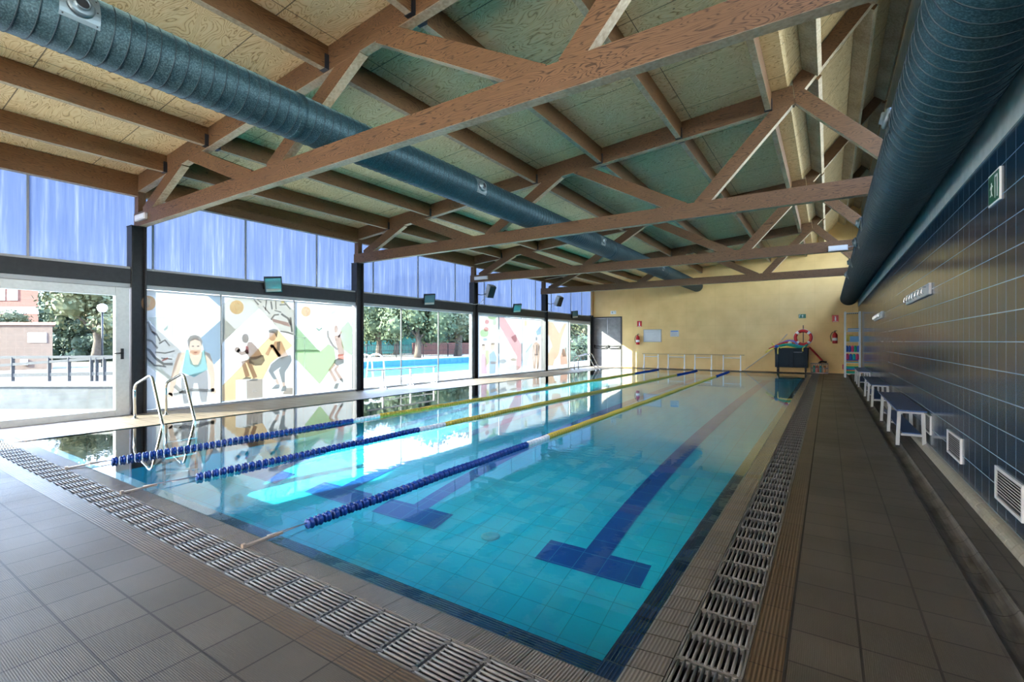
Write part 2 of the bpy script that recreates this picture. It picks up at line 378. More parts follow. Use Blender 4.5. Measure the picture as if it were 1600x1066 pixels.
def arc(cx, cy, r, a0, a1, n):
    return [(cx+r*math.cos(a0+(a1-a0)*i/n), cy+r*math.sin(a0+(a1-a0)*i/n)) for i in range(n+1)]
# ------------------------------------------------------------------ setting: floor, pool, walls, roof
XL, XR, YB, YF = -10.0, .97, -5.0, 22.7          # left glazing, right wall, back, far wall
PX0, PX1, PY0, PY1 = -8.44, -.67, 1.71, 21.62     # outer edge of the pool's navy rim
GX0, GX1, GY0, GY1 = -.512, -.262, 1.31, 1.555    # gutter strips (right: x, front: y)
floor = B(-.1365, .588, YB, YF, -.2, 0).build('floor', M['deck'])
struct(floor)
for nm, bx, mt in (
    ('floor', (-10.15, -.1365, YB, 1.183, -.2, 0), 'deck'), ('floor', (.757, .99, YB, YF, -.2, 0), 'deck'),
    ('floor', (-10.15, PX0, 1.562, YF, -.6, 0), 'deck_left'), ('floor', (PX0, GX0, PY1, YF, -.3, 0), 'deck'),
    ('floor', (GX0, GX1, PY1+.25, YF, -.3, 0), 'deck'),
    ('trim_1', (GX1, -.1365, 1.183, YF, -.2, 0), 'brown_r'), ('trim_2', (-10.15, GX1, 1.183, GY0, -.2, 0), 'brown_f'),
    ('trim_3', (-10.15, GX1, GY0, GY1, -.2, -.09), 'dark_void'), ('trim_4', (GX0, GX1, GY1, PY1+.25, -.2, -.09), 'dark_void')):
    struct(B(*bx).build(nm, M[mt]))
# the slot between the tiles and the ribbed strip
struct(B(-.143, -.134, 1.183, YF, -.01, .0012).build('trim_5', M['dark_void']))
# sloping wet coping between the gutter and the rim
struct(MB().prism([(PX1+.012, -.3), (GX0, -.3), (GX0, 0), (PX1+.02, -.010), (PX1+.012, -.012)], PY0-.15, PY1+.25).build('trim_6', M['grey_r']))
c6 = MB(); c6.prism([(GY1, -.3), (PY0-.012, -.3), (PY0-.012, -.012), (PY0-.02, -.010), (GY1, 0)], -10.15, GX0, axis='x')
struct(c6.build('trim_7', M['grey_f']))
# navy rim just below the waterline
struct(B(-.752, PX1+.012, PY0-.012, PY1, -.3, -.022).build('trim_8', M['navy_r']))
struct(B(PX0, -.752, PY0-.012, 1.80, -.3, -.022).build('trim_9', M['navy_f']))
# basin: walls and a floor that rises towards the far end
def bed(y): return -max(.16, min(1.05, 3.45/max(y, 1.2)))
ys = [1.80+(PY1-1.80)*(i/40)**1.4 for i in range(41)]
fb = MB()
fb.add([(xx, yy, bed(yy)) for yy in ys for xx in (PX0, -.752)], [(2*i, 2*i+1, 2*i+3, 2*i+2) for i in range(40)], 0, True)
fb.add([(PX0, 1.8, -.05), (-.752, 1.8, -.05), (-.752, 1.8, -1.3), (PX0, 1.8, -1.3)], [(0, 1, 2, 3)])
fb.add([(PX0, PY1, 0), (-.752, PY1, 0), (-.752, PY1, -1.3), (PX0, PY1, -1.3)], [(0, 1, 2, 3)])
fb.add([(PX0, 1.8, -.001), (PX0, PY1, -.001), (PX0, PY1, -1.3), (PX0, 1.8, -1.3)], [(0, 1, 2, 3)])
fb.add([(-.752, 1.8, -.3), (-.752, PY1, -.3), (-.752, PY1, -1.3), (-.752, 1.8, -1.3)], [(0, 1, 2, 3)])
basin = fb.build('floor', M['pool']); struct(basin)
# lane markings laid on the bed
def mark(name, x0, x1, y0, y1):
    b_ = MB(); yy = [y for y in ys if y0 < y < y1]; yy = [y0]+yy+[y1]
    b_.add([(xx, y, bed(y)+.006) for y in yy for xx in (x0, x1)], [(2*i, 2*i+1, 2*i+3, 2*i+2) for i in range(len(yy)-1)])
    o = b_.build(name, M['pool_dark']); struct(o); return o
for cx in (-1.86, -4.2, -5.6, -7.35):
    mark('trim_10', cx-.125, cx+.125, 4.35, 19.5); mark('trim_11', cx-.52, cx+.52, 4.02, 4.35); mark('trim_12', cx-.52, cx+.52, 19.5, 19.75)
dr = MB().lathe((-3.0, 4.15, bed(4.15)+.004), (0, 0, 1), [(0, .10), (.012, .10), (.016, .085), (.016, .05), (.01, .045), (.012, .0)], 24)
tag(dr.build('pool_drain', simple('pale_drain_plastic', (.08, .40, .50), .4)), 'round drain cover on the pool bed near the front edge', 'drain')
wt = MB().add([(PX0, PY0-.01, -.009), (PX1+.012, PY0-.01, -.009), (PX1+.012, PY1, -.009), (PX0, PY1, -.009)], [(0, 1, 2, 3)])
water = wt.build('pool_water', M['water']); struct(water)
# film of water standing on the inner coping
# drainage channel along the right wall
pr = [(.588, 0), (.602, .001), (.612, -.006)]+[(a, b_) for a, b_ in arc(.672, .030, .075, PI*1.18, PI*1.82, 8)]+[(.735, -.006), (.744, .001), (.757, 0), (.757, -.2), (.588, -.2)]
struct(MB().prism(pr, YB, YF).build('trim_13', M['channel']))
# cove tile at the wall foot
cv = [(.905, 0)]+[(.905+.065*(1-math.cos(k*PI/12)), .065*math.sin(k*PI/12)) for k in range(1, 7)]+[(.972, .085), (.972, 0)]
cb = MB(); 
for k in range(int((YF-YB)/.125)):
    cb.prism(cv, YB+k*.125+.002, YB+(k+1)*.125-.002)
struct(cb.build('baseboard_right', M['cove']))
# right wall: tiled dado, plaster above, clerestory, plaster to the ridge
rw = MB(); rw.box(XR, 1.25, YB, YF, -.2, 2.585)
struct(rw.build('wall_right', M['wall_tile']))
rp_ = MB(); rp_.box(XR-.012, 1.25, YB, YF, 2.585, 3.55); rp_.box(1.06, 1.25, YB, YF, 5.35, 6.55)
for k in range(7): rp_.box(XR, 1.25, YB+k*4.55, YB+k*4.55+.35, 3.55, 5.35)
struct(rp_.build('wall_right', M['plaster']))
for k in range(6):
    y0, y1 = YB+k*4.55+.35, min(YB+(k+1)*4.55, YF)
    w_ = MB(); w_.box(1.08, 1.14, y0, y1, 3.55, 3.62); w_.box(1.08, 1.14, y0, y1, 5.28, 5.35); w_.box(1.08, 1.14, (y0+y1)/2-.03, (y0+y1)/2+.03, 3.62, 5.28)
    fr_ = struct(w_.build('window_%d' % (20+k), M['alu_grey']))
    MB().box(1.105, 1.113, y0, y1, 3.62, 5.28).build('pane', M['glass'], fr_)
# far wall, up to the kinked roof line
K = (-.497, 4.956)
def roof_l(x): return 4.12+.088*(x+10)
def roof_s(x): return 5.25+1.19*(x+.25)
fw = MB(); fw.prism([(-8.45, -.2), (1.25, -.2), (1.25, roof_s(1.25)), (K[0], K[1]+.05), (-8.45, roof_l(-8.45)+.05)], YF, YF+.25)
fw.prism([(-10.2, 2.475), (-8.45, 2.475), (-8.45, roof_l(-8.45)+.05), (-10.2, roof_l(-10.2)+.05)], YF, YF+.25)
struct(fw.build('wall_far', M['yellow']))
struct(B(-10.05, -9.96, 22.55, 22.7, 2.5, 3.75).build('trim_14', simple('ochre_corner_post', (.55, .33, .12), .5)))
# back wall, behind the photographer: low wall, plus glazing added as soft fill light
struct(MB().box(-10.2, 1.25, YB-.25, YB, -.2, .4).box(-10.2, 1.25, YB-.25, YB, 4.6, 6.9).build('wall_back', M['plaster']))
bw = MB()
for k in range(9): bw.box(-10.1+k*1.38, -10.0+k*1.38, YB-.15, YB-.05, .4, 4.6)
bwo = struct(bw.build('window_30', M['alu_grey'])); B(-10.1, 1.1, YB-.11, YB-.09, .4, 4.6).build('pane', M['opal_fill'], bwo)
# roof
rl = MB(); rl.prism([(-10.3, roof_l(-10.3)), K, (K[0], K[1]+.10), (-10.3, roof_l(-10.3)+.10)], YB-.4, YF+.5)
rl.prism([K, (1.4, roof_s(1.4)), (1.4, roof_s(1.4)+.14), (K[0]-.03, K[1]+.10)], YB-.4, YF+.5)
rl.prism([(1.25, 6.7), (1.5, 6.6), (1.5, 7.4), (1.25, 7.3)], YB-.4, YF+.5)
struct(rl.build('ceiling', M['ply']))

# ------------------------------------------------------------------ roof trusses
TY = [-1.3, 3.45, 8.1, 12.87, 17.65]
TW = .115
ORD = ['nearest', 'first', 'second', 'third', 'fourth']
def raft(x): return 3.83+.088*(x+10)
def truss(i):
    y = TY[i]
    lab = {0: 'timber roof truss just behind the viewpoint', 1: 'nearest timber roof truss, its lower chord crossing the top of the view',
           2: 'second timber roof truss from the front', 3: 'third timber roof truss with small white lights on its chord', 4: 'timber roof truss nearest the yellow wall'}[i]
    e = empty('roof_truss', (XL+.05, y, 3.22), lab, 'roof truss', 'timber roof trusses')
    bounce_underside(MB().box(-10.12, .96, y-TW/2, y+TW/2, 3.235, 3.475).build('bottom_chord', M['wood_x'], e, bevel=.006))
    bounce_underside(MB().prism([(-10.06, raft(-10.06)), (-.40, raft(-.40)), (-.43, roof_l(-.43)-.005), (-10.06, roof_l(-10.06)-.005)], y-TW/2, y+TW/2).build('rafter', M['wood_x'], e, bevel=.006))
    bounce_underside(MB().prism([(-.40, 4.72), (.96, 6.338), (.96, 6.63), (-.43, 5.02)], y-TW/2, y+TW/2).build('steep_rafter', M['wood_x'], e, bevel=.006))
    MB().box(-10.08, -9.93, y-TW/2, y+TW/2, 3.475, raft(-10)).build('post', M['wood_z'], e)
    for a, b_ in (((-9.72, 3.44), (-8.35, 4.05)), ((-8.05, 4.08), (-6.35, 3.40)), ((-5.92, 3.42), (-4.22, 4.42)), ((-3.88, 4.44), (-1.95, 3.40)), ((-1.72, 3.42), (-.45, 4.80)), ((-.36, 4.80), (.93, 3.46))):
        bounce_underside(MB().bar((a[0], y, a[1]), (b_[0], y, b_[1]), TW-.004, .20, (0, 1, 0)).build('web', M['wood_x'], e, bevel=.005))
    return e
for i in range(5): truss(i)

# purlins, bay by bay
ROWS = [-8.85, -7.5, -6.12, -4.74, -3.4, -2.03, -.74]
RN = ['first', 'second', 'third', 'fourth', 'fifth', 'sixth', 'seventh']
ends = [YB]+TY+[YF]
BAYN = ['', 'in the nearest bay', 'behind the nearest truss', 'behind the second truss', 'behind the third truss', 'by the yellow wall']
def hanger(mb, x, y, z0, z1, dy):
    mb.box(x-.052, x+.052, min(y, y+dy), max(y, y+dy), z0-.006, z0+.004); mb.box(x-.052, x-.041, min(y, y+dy), max(y, y+dy), z0, z1); mb.box(x+.041, x+.052, min(y, y+dy), max(y, y+dy), z0, z1)
for bidx in range(6):
    y0 = ends[bidx]+(TW/2 if bidx else 0); y1 = ends[bidx+1]-(TW/2 if bidx < 5 else 0)
    if bidx == 0: continue
    for r, x in enumerate(ROWS):
        zb, zt = raft(x)+.015, roof_l(x)-.008
        e = bounce_underside(MB().box(x-.04, x+.04, y0, y1, zb, zt).build('purlin', M['wood_y'], bevel=.005))
        tag(e, '%s timber purlin up from the window wall, %s' % (RN[r], BAYN[bidx]), 'purlin', 'roof purlins')
        for ok_, yy, dy in ((True, y0, .05), (bidx < 5, y1, -.05)):
            if ok_: hb = MB(); hanger(hb, x, yy, zb, zb+.16, dy); hb.build('joist_hanger', M['hanger'], e)
    e = bounce_underside(MB().box(-10.05, -9.93, y0, y1, raft(-10)-.08, roof_l(-10)-.008).build('purlin', M['wood_y'], bevel=.005))
    tag(e, 'timber edge beam over the high windows %s' % BAYN[bidx], 'purlin', 'roof purlins')
    for nm, px, dz in (('lowest', -.28, 0), ('middle', .36, 0), ('topmost', .84, 0)):
        c0 = Vector((px, y0, roof_s(px)-.19)); 
        e = bounce_underside(MB().bar((px+.085, y0, roof_s(px)-.115), (px+.085, y1, roof_s(px)-.115), .075, .26, (1, 0, 1.19)).build('purlin', M['wood_y'], bevel=.005))
        tag(e, '%s timber purlin of the steep roof strip %s' % (nm, BAYN[bidx]), 'purlin', 'roof purlins')

# ------------------------------------------------------------------ window wall
CY = [-1.3, 3.40, 8.08, 12.88, 17.75, 22.42]
CN = {0: 'behind the viewpoint', 1: 'nearest the front, beside the glass door', 2: 'between the posters and the clear windows', 3: 'carrying the first loudspeaker', 4: 'carrying the farther loudspeaker', 5: 'in the corner by the grey double door'}
for i, y in enumerate(CY):
    mb = MB(); hz = 3.235 if i < 5 else 2.55
    mb.box(-10.12, -9.90, y-.11, y-.085, 0, hz); mb.box(-10.12, -9.90, y+.085, y+.11, 0, hz); mb.box(-10.04, -9.98, y-.085, y+.085, 0, hz)
    mb.box(-10.12, -9.90, y-.12, y+.12, hz-.012, hz)
    o = mb.build('steel_column', M['steel_dark'], bevel=.004)
    tag(o, 'dark steel column %s' % CN[i], 'column', 'steel window columns')
struct(B(-10.12, -9.93, 22.53, YF, 0, 2.485).build('trim_16', M['steel_dark']))
BW = ['behind the viewpoint', 'over the glass door', 'over the three exercise posters', 'over the clear windows', 'over the pale far posters', 'in the last bay before the yellow wall']
ce = [YB]+CY
# clerestory sheet joints per bay
CJ = {1: [-.3, .85, 2.06], 2: [3.67, 5.31, 6.97], 3: [8.66, 10.33, 12.02], 4: [13.6, 15.35, 17.14], 5: [18.5, 20.41, 21.6], 0: [-3.8, -2.5]}
WINN = 1
for b_ in range(6):
    y0 = ce[b_]+(.11 if b_ else 0); y1 = ce[b_+1]-.11
    tag(B(-10.08, -9.93, y0, y1, 2.235, 2.485).build('transom_beam', M['steel_dark'], bevel=.004), 'dark steel beam %s' % BW[b_], 'beam', 'steel transom beams')
    yq = y1; y1 = YF if b_ == 5 else y1
    f = MB(); f.box(-10.14, -9.96, y0, y1, 2.485, 2.525)
    for q in CJ[b_]: f.box(-10.135, -10.09, q-.012, q+.012, 2.525, raft(-10)+.1)
    fr_ = struct(f.build('window_%d' % WINN, [M['alu_grey']])); WINN += 1
    qs = [y0]+[q for q in CJ[b_] if y0 < q < y1]+[y1]
    for a, c_ in zip(qs, qs[1:]): B(-10.118, -10.108, a+.012 if a > y0 else a-.11, c_-.012 if c_ < y1 else c_+.11, 2.525, raft(-10)+.25).build('pane', M['poly'], fr_)
    y1 = yq
    # lower glazing
    GM = []; f = MB(); f.box(-10.06, -9.95, y0, y1, 2.165, 2.235); f.box(-10.06, -9.95, y0, y1, 0, .045)
    GJ = {0: [-3.8, -2.5], 1: [-.05], 2: [4.776, 6.33], 3: [9.57, 11.11], 4: [14.31, 15.89], 5: [19.95]}[b_]
    for q in GJ: GM.append(q)
    if b_ == 3: f.box(-10.06, -9.955, y1-.07, y1, .045, 2.165)
    fr_ = struct(f.build('window_%d' % WINN, M['alu_grey'])); WINN += 1
    for q in GM: B(-10.03, -9.985, q-.009, q+.009, .045, 2.165).build('mullion', M['steel_dark'], fr_)
    qs = [y0]+GJ+[y1]
    for a, c_ in zip(qs, qs[1:]):
        if (b_ == 1 and a > -1) or (b_ == 5 and a > 19): continue
        B(-10.016, -10.008, a+.011, c_-.011, .045, 2.165).build('pane', M['glass'], fr_)
# glazed door of the first bay and of the last bay
def glazed_door(n, y0, y1, w, z1, handle_y):
    f = MB(); x0, x1 = -10.05, -9.94
    f.box(x0, x1, y0, y0+w, .0, z1); f.box(x0, x1, y1-w, y1, 0, z1); f.box(x0, x1, y0+w, y1-w, z1-w*.75, z1); f.box(x0, x1, y0+w, y1-w, 0, w*.55)
    d = struct(f.build('door_%d' % n, M['alu'], bevel=.006))
    B(-10.0, -9.99, y0+w, y1-w, w*.55, z1-w*.75).build('pane', M['glass'], d)
    if handle_y:
        hb = MB().box(-9.94, -9.925, handle_y-.02, handle_y+.02, .95, 1.13); hb.tube([(-9.925, handle_y, 1.055), (-9.88, handle_y, 1.055), (-9.875, handle_y-.13, 1.05)], .011, 8)
        hb.build('handle', M['black'], d)
glazed_door(1, -.02, 3.27, .19, 2.16, 3.17)
glazed_door(2, 19.97, 22.3, .11, 2.16, None)
# double steel door in the far wall
dd = struct(MB().box(-10.0, -9.93, YF-.02, YF+.2, 0, 2.475).box(-8.52, -8.45, YF-.02, YF+.2, 0, 2.475).box(-9.93, -8.52, YF-.02, YF+.2, 2.42, 2.475).build('door_3', M['steel_dark']))
for a, c_ in ((-9.925, -9.23), (-9.215, -8.525)):
    lf = B(a, c_, YF+.02, YF+.08, .01, 2.415).build('leaf', M['door_grey'], dd, bevel=.004)
    bb = MB().box(a+.01, a+.07, YF-.06, YF+.02, .93, 1.07).box(c_-.07, c_-.01, YF-.06, YF+.02, .90, 1.04); bb.tube([(a+.04, YF-.05, 1.02), (c_-.04, YF-.05, 1.02)], .016, 8); bb.tube([(a+.04, YF-.03, .93), (a+.12, YF-.07, .91), (c_-.12, YF-.07, .91), (c_-.04, YF-.03, .93)], .02, 8)
    bb.build('push_bar', M['steel_dark'], lf)

# ------------------------------------------------------------------ posters printed on the window film
POSTERS={
1:((3.45,4.765),[
 ('colour_band',(96, 136, 170),[[(4.524,2.13),(4.761,2.13),(4.761,1.925)],[(4.761,1.665),(4.761,0.922),(4.643,0.797),(4.471,1.022),(4.408,1.321)]]),
 ('photo_print',(168, 168, 172),[[(3.454,1.679),(3.502,1.65),(4.082,1.064),(3.907,0.532),(3.454,0.96)]]),
 ('colour_band',(215, 220, 212),[[(3.52,1.672),(3.945,1.69),(3.945,1.252),(3.85,1.295)],[(3.454,0.939),(3.878,0.491),(3.916,0.597),(3.664,0.847)]]),
 ('photo_print',(88, 88, 92),[[(3.454,1.137),(3.561,1.076),(3.65,0.937),(3.787,0.82),(3.936,0.812),(3.936,0.861),(3.8,0.864),(3.678,0.97),(3.586,1.111),(3.467,1.179)],[(3.454,1.021),(3.53,0.947),(3.641,0.813),(3.829,0.778),(3.832,0.808),(3.651,0.84),(3.546,0.968),(3.466,1.044)],[(3.476,1.49),(3.552,1.573),(3.579,1.455),(3.653,1.348),(3.675,1.369),(3.604,1.472),(3.56,1.606),(3.459,1.515)],[(3.663,1.048),(3.813,1.023),(3.967,1.064),(3.962,1.089),(3.811,1.049),(3.665,1.073)],[(3.726,1.196),(3.809,1.259),(3.877,1.156),(3.898,1.174),(3.815,1.288),(3.712,1.222)],[(3.498,1.278),(3.601,1.238),(3.689,1.113),(3.712,1.135),(3.618,1.266),(3.507,1.31)],[(3.604,1.408),(3.673,1.37),(3.726,1.245),(3.749,1.259),(3.692,1.39),(3.615,1.435)],[(3.472,1.366),(3.543,1.409),(3.533,1.431),(3.463,1.388)],[(3.755,0.94),(3.925,0.913),(3.927,0.935),(3.757,0.962)]]),
 ('photo_print',(190, 90, 80),[[(3.771,0.888),(3.865,0.932),(3.853,0.964),(3.759,0.919)]]),
 ('photo_print',(150, 172, 172),[[(3.793,1.468),(3.859,1.545),(3.85,1.48),(3.803,1.436)]]),
 ('athlete_print',(140, 140, 148),[[(4.072,0.587),(4.524,0.698),(4.535,0.327),(4.503,0.088),(4.408,0.087),(4.345,0.457),(4.283,0.461),(4.232,0.094),(4.111,0.091),(4.072,0.366)]]),
 ('athlete_print',(228, 190, 160),[[(4.141,1.051),(4.023,1.032),(3.964,0.857),(3.907,0.598),(3.859,0.297),(3.926,0.247),(3.964,0.419),(4.033,0.656),(4.092,0.83)],[(4.45,1.069),(4.556,1.021),(4.622,0.833),(4.654,0.575),(4.643,0.272),(4.578,0.277),(4.567,0.557),(4.514,0.745)],[(4.202,1.05),(4.222,0.825),(4.324,0.765),(4.408,0.818),(4.439,1.046),(4.366,1.081),(4.242,1.083)],[(4.681,0.28),(4.677,0.258),(4.665,0.24),(4.647,0.229),(4.626,0.227),(4.605,0.233),(4.587,0.247),(4.576,0.267),(4.572,0.29),(4.576,0.311),(4.587,0.329),(4.605,0.34),(4.626,0.343),(4.647,0.337),(4.665,0.323),(4.677,0.303)],[(3.937,0.268),(3.934,0.25),(3.924,0.235),(3.909,0.226),(3.892,0.224),(3.874,0.23),(3.859,0.241),(3.849,0.258),(3.846,0.276),(3.849,0.294),(3.859,0.309),(3.874,0.318),(3.892,0.32),(3.909,0.315),(3.924,0.303),(3.934,0.287)]]),
 ('athlete_print',(104, 186, 194),[[(4.151,1.096),(4.192,1.091),(4.222,0.938),(4.273,0.812),(4.355,0.809),(4.408,0.932),(4.429,1.08),(4.471,1.087),(4.524,0.709),(4.283,0.574),(4.082,0.676)]]),
 ('athlete_print',(226, 188, 162),[[(4.42,1.149),(4.412,1.086),(4.387,1.033),(4.35,0.999),(4.308,0.987),(4.265,1.001),(4.23,1.036),(4.206,1.089),(4.198,1.151),(4.206,1.213),(4.23,1.265),(4.265,1.301),(4.308,1.313),(4.35,1.301),(4.387,1.266),(4.412,1.212)]]),
 ('athlete_print',(96, 86, 82),[[(4.181,1.185),(4.171,1.274),(4.222,1.353),(4.304,1.377),(4.387,1.343),(4.429,1.252),(4.422,1.149),(4.391,1.252),(4.304,1.286),(4.222,1.252),(4.198,1.118)],[(4.289,1.159),(4.283,1.151),(4.267,1.148),(4.251,1.152),(4.244,1.16),(4.251,1.168),(4.267,1.171),(4.283,1.167)],[(4.378,1.159),(4.372,1.151),(4.355,1.147),(4.339,1.151),(4.333,1.159),(4.339,1.167),(4.355,1.17),(4.372,1.167)]]),
 ('athlete_print',(200, 120, 110),[[(4.343,1.039),(4.334,1.031),(4.312,1.028),(4.29,1.032),(4.281,1.04),(4.29,1.048),(4.312,1.05),(4.334,1.047)]]),
 ('athlete_print',(132, 130, 128),[[(3.951,0.25),(4.108,0.279),(4.244,0.311),(4.599,0.264),(4.601,0.324),(4.241,0.37),(4.095,0.336),(3.939,0.306)],[(3.942,0.415),(4.059,0.284),(4.104,0.336),(3.987,0.467)]]),
 ('logo',(222, 160, 72),[[(3.668,1.93),(3.664,1.895),(3.653,1.863),(3.635,1.834),(3.611,1.812),(3.585,1.797),(3.556,1.791),(3.527,1.794),(3.501,1.806),(3.478,1.825),(3.461,1.851),(3.454,1.882),(3.454,1.915),(3.454,1.949),(3.461,1.981),(3.478,2.009),(3.501,2.031),(3.527,2.046),(3.556,2.053),(3.585,2.051),(3.611,2.04),(3.635,2.021),(3.653,1.995),(3.664,1.964)]]),
 ('logo',(252, 252, 252),[[(3.476,1.984),(3.529,2.04),(3.592,1.992),(3.583,1.918),(3.556,1.842),(3.534,1.851),(3.529,1.925),(3.485,1.943)]]),
]),
2:((4.786,6.317),[
 ('colour_band',(204, 201, 190),[[(4.79,1.971),(4.981,2.13),(5.346,2.13),(5.537,1.947),(4.79,1.219)]]),
 ('colour_band',(190, 186, 176),[[(4.79,1.735),(5.059,1.483),(4.79,1.219)]]),
 ('colour_band',(240, 196, 120),[[(4.79,0.376),(5.138,0.72),(5.709,1.301),(5.938,1.5),(6.284,1.151),(5.784,0.788),(5.61,0.457),(5.264,0.48),(5.048,0.471),(5.048,0.069),(4.79,0.073)]]),
 ('photo_print',(192, 184, 172),[[(5.346,2.13),(6.122,2.13),(6.312,1.941),(6.312,1.38),(6.016,1.452),(5.784,1.693),(5.573,1.901)]]),
 ('photo_print',(96, 90, 84),[[(5.404,2.119),(5.499,2.006),(5.526,2.029),(5.43,2.13)],[(5.479,2.124),(5.564,2.058),(5.583,2.081),(5.498,2.13)],[(5.672,2.126),(5.647,1.907),(5.672,1.905),(5.697,2.125)],[(5.767,2.105),(5.792,1.935),(5.827,1.942),(5.802,2.112)],[(5.874,2.13),(5.886,1.942),(5.912,1.945),(5.899,2.13)],[(5.977,2.035),(6.122,2.044),(6.122,2.069),(5.977,2.059)],[(6.056,2.13),(6.217,1.952),(6.243,1.972),(6.082,2.13)],[(5.799,1.707),(5.87,1.804),(5.966,1.818),(5.962,1.853),(5.851,1.832),(5.77,1.727)],[(6.003,1.831),(6.157,1.742),(6.221,1.598),(6.266,1.617),(6.194,1.773),(6.029,1.87)],[(6.208,1.781),(6.249,1.453),(6.292,1.459),(6.251,1.788)],[(5.988,1.454),(6.172,1.432),(6.292,1.391),(6.304,1.42),(6.179,1.462),(5.992,1.484)],[(5.601,1.991),(5.75,1.83),(5.769,1.846),(5.619,2.008)],[(5.858,1.905),(6.013,1.875),(6.019,1.9),(5.864,1.929)]]),
 ('photo_print',(190, 140, 128),[[(5.797,1.742),(6.176,1.669),(6.23,1.569),(5.835,1.67)]]),
 ('photo_print',(244, 222, 120),[[(6.085,2.117),(6.078,2.095),(6.059,2.082),(6.036,2.08),(6.018,2.091),(6.011,2.111),(6.018,2.13),(6.036,2.13),(6.059,2.13),(6.078,2.13)],[(5.899,2.13),(5.894,2.13),(5.882,2.119),(5.866,2.118),(5.853,2.13),(5.848,2.13),(5.853,2.13),(5.866,2.13),(5.882,2.13),(5.894,2.13)]]),
 ('athlete_print',(250, 250, 250),[[(5.048,0.471),(5.264,0.452),(5.271,0.069),(5.048,0.076)]]),
 ('athlete_print',(150, 128, 108),[[(5.264,0.452),(5.598,0.458),(5.605,0.072),(5.271,0.069)],[(6.043,0.092),(6.122,0.223),(6.284,0.223),(6.284,0.07)]]),
 ('athlete_print',(250, 250, 250),[[(5.479,0.216),(5.471,0.204),(5.449,0.198),(5.422,0.2),(5.401,0.21),(5.393,0.223),(5.401,0.235),(5.422,0.241),(5.449,0.239),(5.471,0.229)]]),
 ('athlete_print',(140, 100, 80),[[(5.362,0.898),(5.151,0.842),(5.243,0.514),(5.332,0.537),(5.239,0.816),(5.377,0.804)],[(5.429,0.826),(5.267,0.815),(5.404,0.477),(5.487,0.507),(5.355,0.82),(5.404,0.74)],[(5.287,1.229),(5.369,1.241),(5.513,1.085),(5.598,0.94),(5.441,0.849),(5.322,0.911),(5.229,1.042)],[(5.287,1.082),(5.167,1.043),(5.109,1.109),(5.054,1.05),(5.154,0.961),(5.311,1)],[(5.138,1.079),(5.13,1.05),(5.11,1.029),(5.081,1.022),(5.053,1.03),(5.033,1.052),(5.025,1.08),(5.033,1.109),(5.053,1.13),(5.081,1.137),(5.11,1.129),(5.13,1.108)]]),
 ('athlete_print',(104, 80, 66),[[(5.313,1.311),(5.307,1.273),(5.292,1.241),(5.268,1.22),(5.241,1.213),(5.214,1.22),(5.19,1.242),(5.175,1.273),(5.17,1.311),(5.175,1.348),(5.19,1.38),(5.214,1.401),(5.241,1.409),(5.268,1.402),(5.292,1.381),(5.307,1.349)]]),
 ('athlete_print',(196, 84, 84),[[(5.241,1.159),(5.299,1.147),(5.311,1.013),(5.241,1.042)]]),
 ('athlete_print',(96, 102, 104),[[(5.299,0.924),(5.476,0.943),(5.61,0.963),(5.647,0.842),(5.573,0.748),(5.441,0.742),(5.311,0.806)],[(5.172,0.474),(5.252,0.527),(5.357,0.509),(5.346,0.463)],[(5.299,0.431),(5.393,0.483),(5.501,0.464),(5.488,0.429)]]),
 ('athlete_print',(206, 170, 148),[[(5.861,1.253),(6.016,1.253),(6.122,1.027),(6.181,0.925),(6.016,0.854),(5.912,0.956),(5.81,1.13)],[(5.779,1.196),(5.654,0.979),(5.715,0.944),(5.841,1.162)],[(5.754,1.158),(5.945,0.897),(6.009,0.938),(5.815,1.2)],[(5.865,0.43),(5.914,0.308),(5.972,0.326),(5.923,0.448)],[(6.027,0.363),(6.046,0.254),(6.108,0.259),(6.09,0.368)],[(5.897,1.364),(5.89,1.322),(5.873,1.287),(5.846,1.263),(5.815,1.255),(5.784,1.263),(5.758,1.286),(5.74,1.321),(5.734,1.362),(5.74,1.403),(5.758,1.438),(5.784,1.462),(5.815,1.471),(5.846,1.463),(5.873,1.44),(5.89,1.405)]]),
 ('athlete_print',(112, 122, 134),[[(5.912,1.228),(5.99,1.253),(5.977,1.054),(5.912,1.043)]]),
 ('athlete_print',(76, 88, 96),[[(5.964,0.893),(6.23,0.949),(6.262,0.821),(6.176,0.673),(6.095,0.576),(6.095,0.351),(6.029,0.355),(5.951,0.633),(6.016,0.705),(5.835,0.59),(5.912,0.438),(5.835,0.43),(5.722,0.62),(5.784,0.764)],[(5.784,0.226),(5.886,0.316),(5.977,0.309),(5.964,0.223)],[(5.99,0.159),(6.043,0.267),(6.135,0.272),(6.122,0.16)]]),
 ('athlete_print',(62, 56, 52),[[(5.722,1.484),(5.835,1.528),(5.938,1.505),(5.93,1.426),(5.907,1.327),(5.861,1.425),(5.734,1.435)]]),
 ('logo',(240, 190, 104),[[(5.206,1.947),(5.201,1.909),(5.187,1.874),(5.165,1.843),(5.136,1.818),(5.102,1.802),(5.066,1.796),(5.03,1.799),(4.997,1.811),(4.968,1.833),(4.947,1.861),(4.933,1.894),(4.928,1.93),(4.933,1.967),(4.947,2.002),(4.968,2.033),(4.997,2.057),(5.03,2.074),(5.066,2.081),(5.102,2.079),(5.136,2.067),(5.165,2.046),(5.187,2.018),(5.201,1.984)]]),
 ('logo',(250, 240, 220),[[(5.025,1.987),(5.059,2.035),(5.115,1.992),(5.093,1.875),(5.059,1.862)]]),
]),
3:((6.34,7.886),[
 ('colour_band',(128, 176, 104),[[(6.344,1.622),(6.994,0.985),(6.344,0.998)]]),
 ('colour_band',(176, 214, 140),[[(6.344,1.02),(6.969,0.997),(7.203,1.188),(7.363,1.094),(7.418,0.767),(6.969,0.241),(6.344,0.869)]]),
